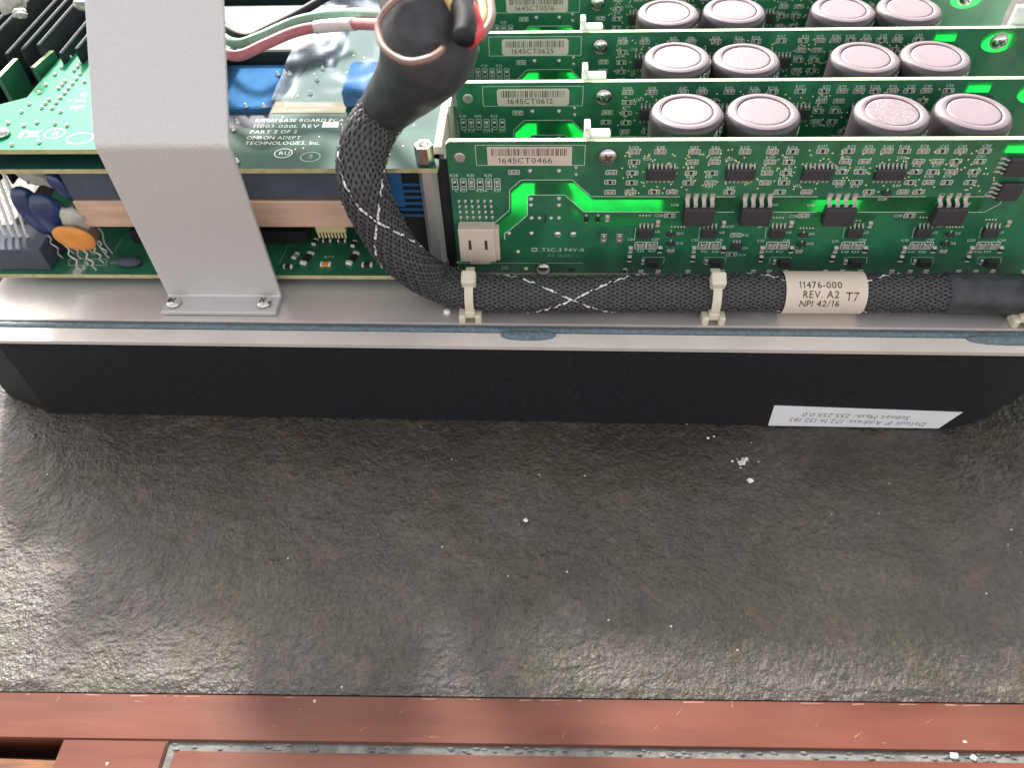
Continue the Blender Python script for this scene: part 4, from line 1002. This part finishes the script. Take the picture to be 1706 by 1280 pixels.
# lower board
ZLB = -39.6
lb = thing('lower_board', 'green bottom board under the power board with silver chip parts along its front edge', 'circuit board', (-150, 0, ZLB))
ylb = aZ(300, 458, ZLB).y
mb = sheet_with_holes('substrate', [(-229, ylb), (aZ(745, 460, ZLB).x, ylb), (-76, 100), (-229, 100)], [], ZLB, 1.6, lb, face='mask', edge='fr4_edge_dull', horizontal=True)
def hrect(mb, x0, y0, x1, y1, z, m='silk', wd=0.2):
    for p, q in (((x0, y0), (x1, y0)), ((x1, y0), (x1, y1)), ((x1, y1), (x0, y1)), ((x0, y1), (x0, y0))): hstrip(mb, p, q, wd, z, m)
hrect(mb, 115, 442, 177, 432, ZLB); hstrip(mb, (184, 429), (205, 396), 0.2, ZLB, 'silk_dim'); hstrip(mb, (465, 440), (480, 408), 0.2, ZLB, 'silk_dim')
htext(mb, 'C51', 184, 439, 195, 1.1, z=ZLB); htext(mb, 'R77', 540, 430, 556, 1.1, z=ZLB)
mb.build('substrate', lb)
def smd(px, py, L_, W_, m, name, parent=lb, z=ZLB, ang=0):
    q = aZ(px, py, z); M_ = Matrix.Translation(Vector((q.x, q.y, z))) @ Matrix.Rotation(ang, 4, 'Z')
    k = MB(); k.box((-L_/2*0.6, -W_/2, 0.02), (L_/2*0.6, W_/2, 1.0), m, 0.08, M=M_)
    for s in (-1, 1): k.box((s*L_/2*0.58, -W_/2, 0.02), (s*L_/2, W_/2, 1.05), 'clip_white', 0.1, M=M_)
    k.build(name, parent)
smd(512, 432, 6.5, 2.2, 'chip_black', 'diode', ang=R_(72)); smd(588, 432, 6.5, 2.2, 'chip_black', 'diode', ang=R_(72)); smd(543, 442, 3.6, 1.7, 'orange_coat', 'chip_resistor'); smd(612, 443, 3.6, 1.7, 'chip_black', 'chip_resistor')
smd(640, 436, 4.0, 2.0, 'chip_black', 'chip_resistor'); smd(525, 405, 3.0, 1.5, 'chip_black', 'chip_resistor', ang=R_(80)); smd(545, 402, 3.0, 1.5, 'chip_black', 'chip_resistor'); smd(570, 402, 3.0, 1.5, 'chip_black', 'chip_resistor'); smd(590, 408, 3, 1.5, 'chip_black', 'chip_resistor', ang=R_(80))
smd(493, 428, 3, 1.4, 'chip_beige', 'chip_capacitor', ang=R_(70)); smd(480, 446, 3, 1.4, 'chip_black', 'chip_capacitor')
q = aZ(218, 441, ZLB); MB().blob((q.x, q.y, ZLB+1.4), (4.6, 2.2, 1.5), 'dark_grey', 0.08).build('coil', lb)
q0, q1 = aY(527, 388, ylb+9), aY(577, 388, ylb+9); ck = MB(); ck.box((q0.x, ylb+9, q0.z), (q1.x, ylb+12, q0.z+3), 'yellow_comb', 0.2)
for k in range(9): xx = q0.x+0.6+(q1.x-q0.x-1.2)*k/8; ck.box((xx-0.3, ylb+9.1, q0.z-2.2), (xx+0.3, ylb+9.8, q0.z), 'yellow_comb')
ck.build('comb_connector', lb)
for px, w_ in ((240, 10), (460, 22)):
    q = aZ(px, 415, ZLB); MB().box((q.x-w_/2, q.y+3, ZLB), (q.x+w_/2, q.y+16, ZLB+5), 'dark_plastic', 0.4).build('choke', lb)

# ---- parts standing on the lower board at the left
def disc_cap(px, py, y, rx, rz, th, m, lab, name='disc_capacitor', tilt=0.0, yaw=0.0, sq=None):
    c = aY(px, py, y); M_ = Matrix.Rotation(yaw, 3, 'Z') @ Matrix.Rotation(tilt, 3, 'Y')
    o = thing(name, lab, 'capacitor', (c.x, c.y, ZLB))
    MB().blob(c, (rx, th, rz), m, 0.06, seed=px, M=M_).build('body', o)
    lo = M_ @ Vector((0, 0, -rz))
    for s in (-1, 1):
        p0 = c+M_ @ Vector((s*rx*0.45, 0, -rz*0.82)); pts = [p0]
        nseg = 5; end = Vector((p0.x+1.0, p0.y, ZLB)); 
        for k in range(1, nseg+1): t = k/nseg; pts.append(p0.lerp(end, t)+Vector(((0.7 if k % 2 else -0.6)*(k < nseg), 0, 0)))
        MB().tube(spline(pts, 0.4), 0.28, 'tin', 8).build('lead', o)
    return o
disc_cap(124, 397, ylb+2.2, 6.6, 4.7, 1.6, 'orange_coat', 'orange disc capacitor with crinkled leads at the front of the lower left board', tilt=R_(32), yaw=R_(8))
disc_cap(150, 385, ylb+8, 3.2, 5.0, 1.6, 'wire_brown', 'brown disc capacitor just behind the orange disc', tilt=R_(10), yaw=R_(70))
disc_cap(92, 362, ylb+8, 5.0, 10.5, 2.6, 'blue_coat', 'shiny dark blue disc capacitor nearest to the orange disc', tilt=R_(-14), yaw=R_(35))
disc_cap(58, 352, ylb+9, 4.4, 10.5, 2.6, 'blue_coat', 'dark blue disc capacitor nearest to the white wires', tilt=R_(-8), yaw=R_(35))
disc_cap(105, 312, ylb+10, 2.6, 6.6, 2.0, 'blue_coat', 'bright blue slim capacitor under the upper board edge', tilt=R_(-22), yaw=R_(20))
q = aY(128, 366, ylb+7); tag(MB().blob(q, (4.0, 3, 5.4), 'white_blob', 0.4, seed=3, M=Matrix.Rotation(R_(-28), 3, 'Y')).build('silicone_blob', origin=tuple(q)), 'greyish white blob of silicone between the blue and orange discs', 'silicone')
q = aY(62, 292, ylb+14); tag(MB().blob(q, (6.5, 3, 3), 'white_blob', 0.4, seed=8, M=Matrix.Rotation(R_(24), 3, 'Y')).build('silicone_blob', origin=tuple(q)), 'pale silicone blob just below the upper left board edge', 'silicone')
# black connector block with white wires
yc = ylb+2.0
k0, k1 = aY(-30, 432, yc), aY(78, 438, yc); cc = thing('wire_connector', 'dark grey connector block with five white wires at the lower left', 'connector', (k1.x-12, yc+6, ZLB))
MB().box((k0.x-4, yc, ZLB), (k1.x, yc+14, ZLB+9), 'dark_grey', 0.4).build('housing', cc)
for k in range(5):
    a = aY(43-k*13, 388-k*1.5, yc+7); b = aY(3-k*13, 285, yc+7)
    MB().tube(spline([a+Vector((0, 0, -2)), a, (a+b)/2+Vector((0.4, 0, 0)), b, b+Vector((-4, 3, 6))], 1.0), 0.5, 'wire_white', 8).build('wire', cc)

# right of the cable: blue block, ribbed connector, standoff
q = aY(655, 305, 4); tag(MB().box((q.x-4.5, 2, -18), (q.x+3.2, 12, ZM-1.8), 'blue_plastic', 0.5).build('blue_relay', origin=(q.x, 7, ZLB)), 'small bright blue block right of the cable bend under the board', 'relay')
rc_ = thing('ribbed_connector', 'dark connector with blue ribs between cable and metal standoff', 'connector', (-82, 6, ZLB))
q = aY(686, 345, 3); MB().box((q.x-4.5, 3, ZLB), (q.x+4.5, 12, -6), 'dark_plastic', 0.4).build('housing', rc_)
for k in range(6): MB().box((q.x-4.0, 2.4, -10-k*2.4), (q.x+4.2, 3.1, -9-k*2.4), 'blue_plastic', 0.15).build('rib', rc_)
so_ = thing('standoff', 'tall hexagonal aluminium standoff at the left end of the front board', 'standoff', (-75, -4, ZL))
c = aY(705, 240, yfr+3.6); r6 = 2.9
m = MB(); m.lathe([(r6, ZM+0.05), (r6, c.z-0.3), (r6-0.3, c.z), (1.9, c.z), (1.6, c.z-1.5)], (c.x, c.y, 0), 'steel', 6, smooth=False); m.build('hex_nut', so_)
e = aY(722, 420, yfr-1.6); m = MB(); m.lathe([(2.9, ZLB), (2.9, ZM-1.7)], (c.x+0.3, yfr+3.3, 0), 'aluminium', 6, smooth=False); m.build('shaft', so_)

# ================================================================ top left: heat sinks, wires, film
hk = thing('heat_sink', 'black finned heat sink at the upper left corner of the photo', 'heat sink', (-215, 70, ZL))
h0 = aZ(95, 70, 8); 
MB().box((-272, h0.y-4, ZL), (-172, h0.y+130, 0), 'black_anod', 0.4).build('back_plate', hk)
for k in range(15):
    x = -266+k*6.4; MB().box((x, h0.y-12, ZL), (x+1.2, h0.y+95, 10+1.5*(k % 3)), 'black_anod', 0.4).build('fin', hk)
MB().box((-229, 24, -6), (-178, h0.y+60, -4), 'black_anod').build('floor_plate', hk)
for (a, b, lab) in (((0, 128), (30, 97), 'narrow green board edge at the far left beyond the bright board'), ((58, 112), (90, 84), 'narrow green board edge nearest to the bright board left side')):
    p, q = aZ(*a, 9), aZ(*b, 9); d = (q-p); n_ = Vector((-d.y, d.x, 0)).normalized()*1.6; m = MB()
    m.add([p, q, q+n_, p+n_, p-Vector((0, 0, 14)), q-Vector((0, 0, 14)), q+n_-Vector((0, 0, 14)), p+n_-Vector((0, 0, 14))], [(0, 1, 2, 3)], 'fr4_edge')
    m.add([p, q, q+n_, p+n_, p-Vector((0, 0, 14)), q-Vector((0, 0, 14)), q+n_-Vector((0, 0, 14)), p+n_-Vector((0, 0, 14))], [(0, 4, 5, 1), (1, 5, 6, 2), (2, 6, 7, 3), (3, 7, 4, 0)], 'mask')
    tag(m.build('riser_board', origin=(p.x, p.y, ZL)), lab, 'circuit board')
for i, (px, py, r, lab) in enumerate(((18, 6, 3.6, 'pale silicone lump at the top left corner of the photo'), (34, 22, 1.8, 'small white silicone dab below the top left lump'), (139, 5, 2.6, 'white silicone dab beside the strap at the top edge'))):
    q = aZ(px, py, 22); tag(MB().blob(q, (r*1.3, r, r*.8), 'white_blob', 0.6, seed=i+40).build('silicone_blob', origin=tuple(q)), lab, 'silicone')
# transformer and blue capacitor behind the strap
tf = thing('transformer', 'blue taped transformer standing behind the strap below the loose wires', 'transformer', (-125, 62, ZM))
MB().box((-176, 32, -24), (-133, 62, 0), 'blue_plastic', 1.2, seg=2).build('winding', tf); MB().box((-176, 63, -24), (-116, 100, 4), 'black_anod', 1.2, seg=2).build('yoke', tf); MB().box((-172, 104, -20), (-80, 135, 6), 'black_anod', 1.0).build('iron_core', tf)
sh_ = MB(); sh_.box((-228, 140, ZL), (-72, 326, 2), 'dark_plastic', 2.0)
for k in range(18): sh_.box((-222, 146+k*10, 2.01), (-78, 149+k*10, 3.5), 'dark_plastic', 0.4)
tag(sh_.build('rear_shroud', origin=(-150, 230, ZL)), 'black ribbed shroud behind the transformer at the top edge', 'shroud')
q = aZ(600, 130, 6); tag(MB().box((q.x-5, q.y-9, ZM+0.2), (q.x+5, q.y+11, ZM+6.5), 'blue_plastic', 1.2, seg=2).build('film_capacitor', origin=(q.x, q.y, ZM)), 'blue block capacitor on the power board under the clear film', 'capacitor')
# loose wires over the board
def wire(pts, r, m, lab, name='loose_wire', cat='wire', extra=None):
    ps = spline([aZ(x, y, z) for x, y, z in pts], 1.5); o = thing(name, lab, cat, tuple(ps[0]), 'loose wires over the upper left boards'); MB().tube(ps, r, m, 12).build('insulation', o)
    if extra:
        a, b, rr, mm = extra; n_ = len(ps); MB().tube(ps[int(n_*a):int(n_*b)], rr, mm, 14).build('sleeve', o)
wire([(340, 60, 18), (372, 86, 17), (400, 92, 17), (440, 74, 18), (500, 50, 20), (580, 40, 24), (660, 42, 34)], 1.7, 'wire_rose', 'rose red wire running from behind the strap to the cable head', extra=(0.50, 0.72, 2.0, 'wire_pale'))
wire([(340, 30, 18), (372, 62, 17), (398, 72, 17), (430, 62, 18), (500, 33, 20), (580, 22, 24), (660, 24, 34)], 1.6, 'wire_green', 'grey green wire running just above the rose red wire')
wire([(345, 10, 14), (376, 46, 13), (410, 62, 12), (440, 50, 12), (500, 20, 12), (560, -15, 14)], 1.5, 'dark_plastic', 'black wire dipping behind the grey green wire')
wire([(690, -20, 62), (648, 10, 58), (630, 42, 55), (640, 80, 53), (676, 102, 52), (712, 98, 53), (735, 84, 52), (740, 70, 46)], 0.8, 'wire_brown', 'light brown wire looping round the front of the cable head')
wire([(775, 70, 50), (768, 25, 56), (748, -15, 60)], 2.0, 'wire_yellow', 'tan yellow wire on top of the cable head')
wire([(790, 60, 44), (806, 30, 46), (800, -10, 48)], 1.1, 'wire_yellow', 'thin yellow wire rising at the right of the red wire end')
wire([(798, 66, 44), (818, 32, 46), (815, -10, 48)], 1.1, 'wire_brown', 'thin brown wire rising beside the thin yellow wire')
wire([(778, 68, 50), (794, 52, 50), (789, 30, 52), (778, 5, 54)], 2.0, 'wire_red', 'bright red wire at the right of the cable head')
wire([(772, 66, 54), (776, 36, 56), (764, 4, 58), (750, -20, 60)], 2.6, 'dark_plastic', 'thick black wire between the tan and red wires')
# clear film over the power board
fm_ = MB(); vs = []; fs = []; N_ = 60
for j in range(N_+1):
    for i in range(N_+1):
        u, v = i/N_, j/N_; x = -130+52*u+4*v; y = 24+85*v
        z = 5+7*v+2.2*noise.fractal(Vector((x*0.05, y*0.04, 1)), 0.9, 2.2, 2)+0.25*abs(noise.noise(Vector((x*0.16+y*0.1, y*0.05, 7))))
        vs.append((x, y, z))
for j in range(N_):
    for i in range(N_): k = j*(N_+1)+i; fs.append((k, k+1, k+N_+2, k+N_+1))
fm_.add(vs, fs, 'clear_film', True)
tag(fm_.build('plastic_film', origin=(-105, 60, 3)), 'crumpled clear plastic film lying over the power board below the wires', 'plastic film')

# housekeeping
for o in bpy.data.objects:
    for k in ('_o', '_y'):
        if k in o: del o[k]
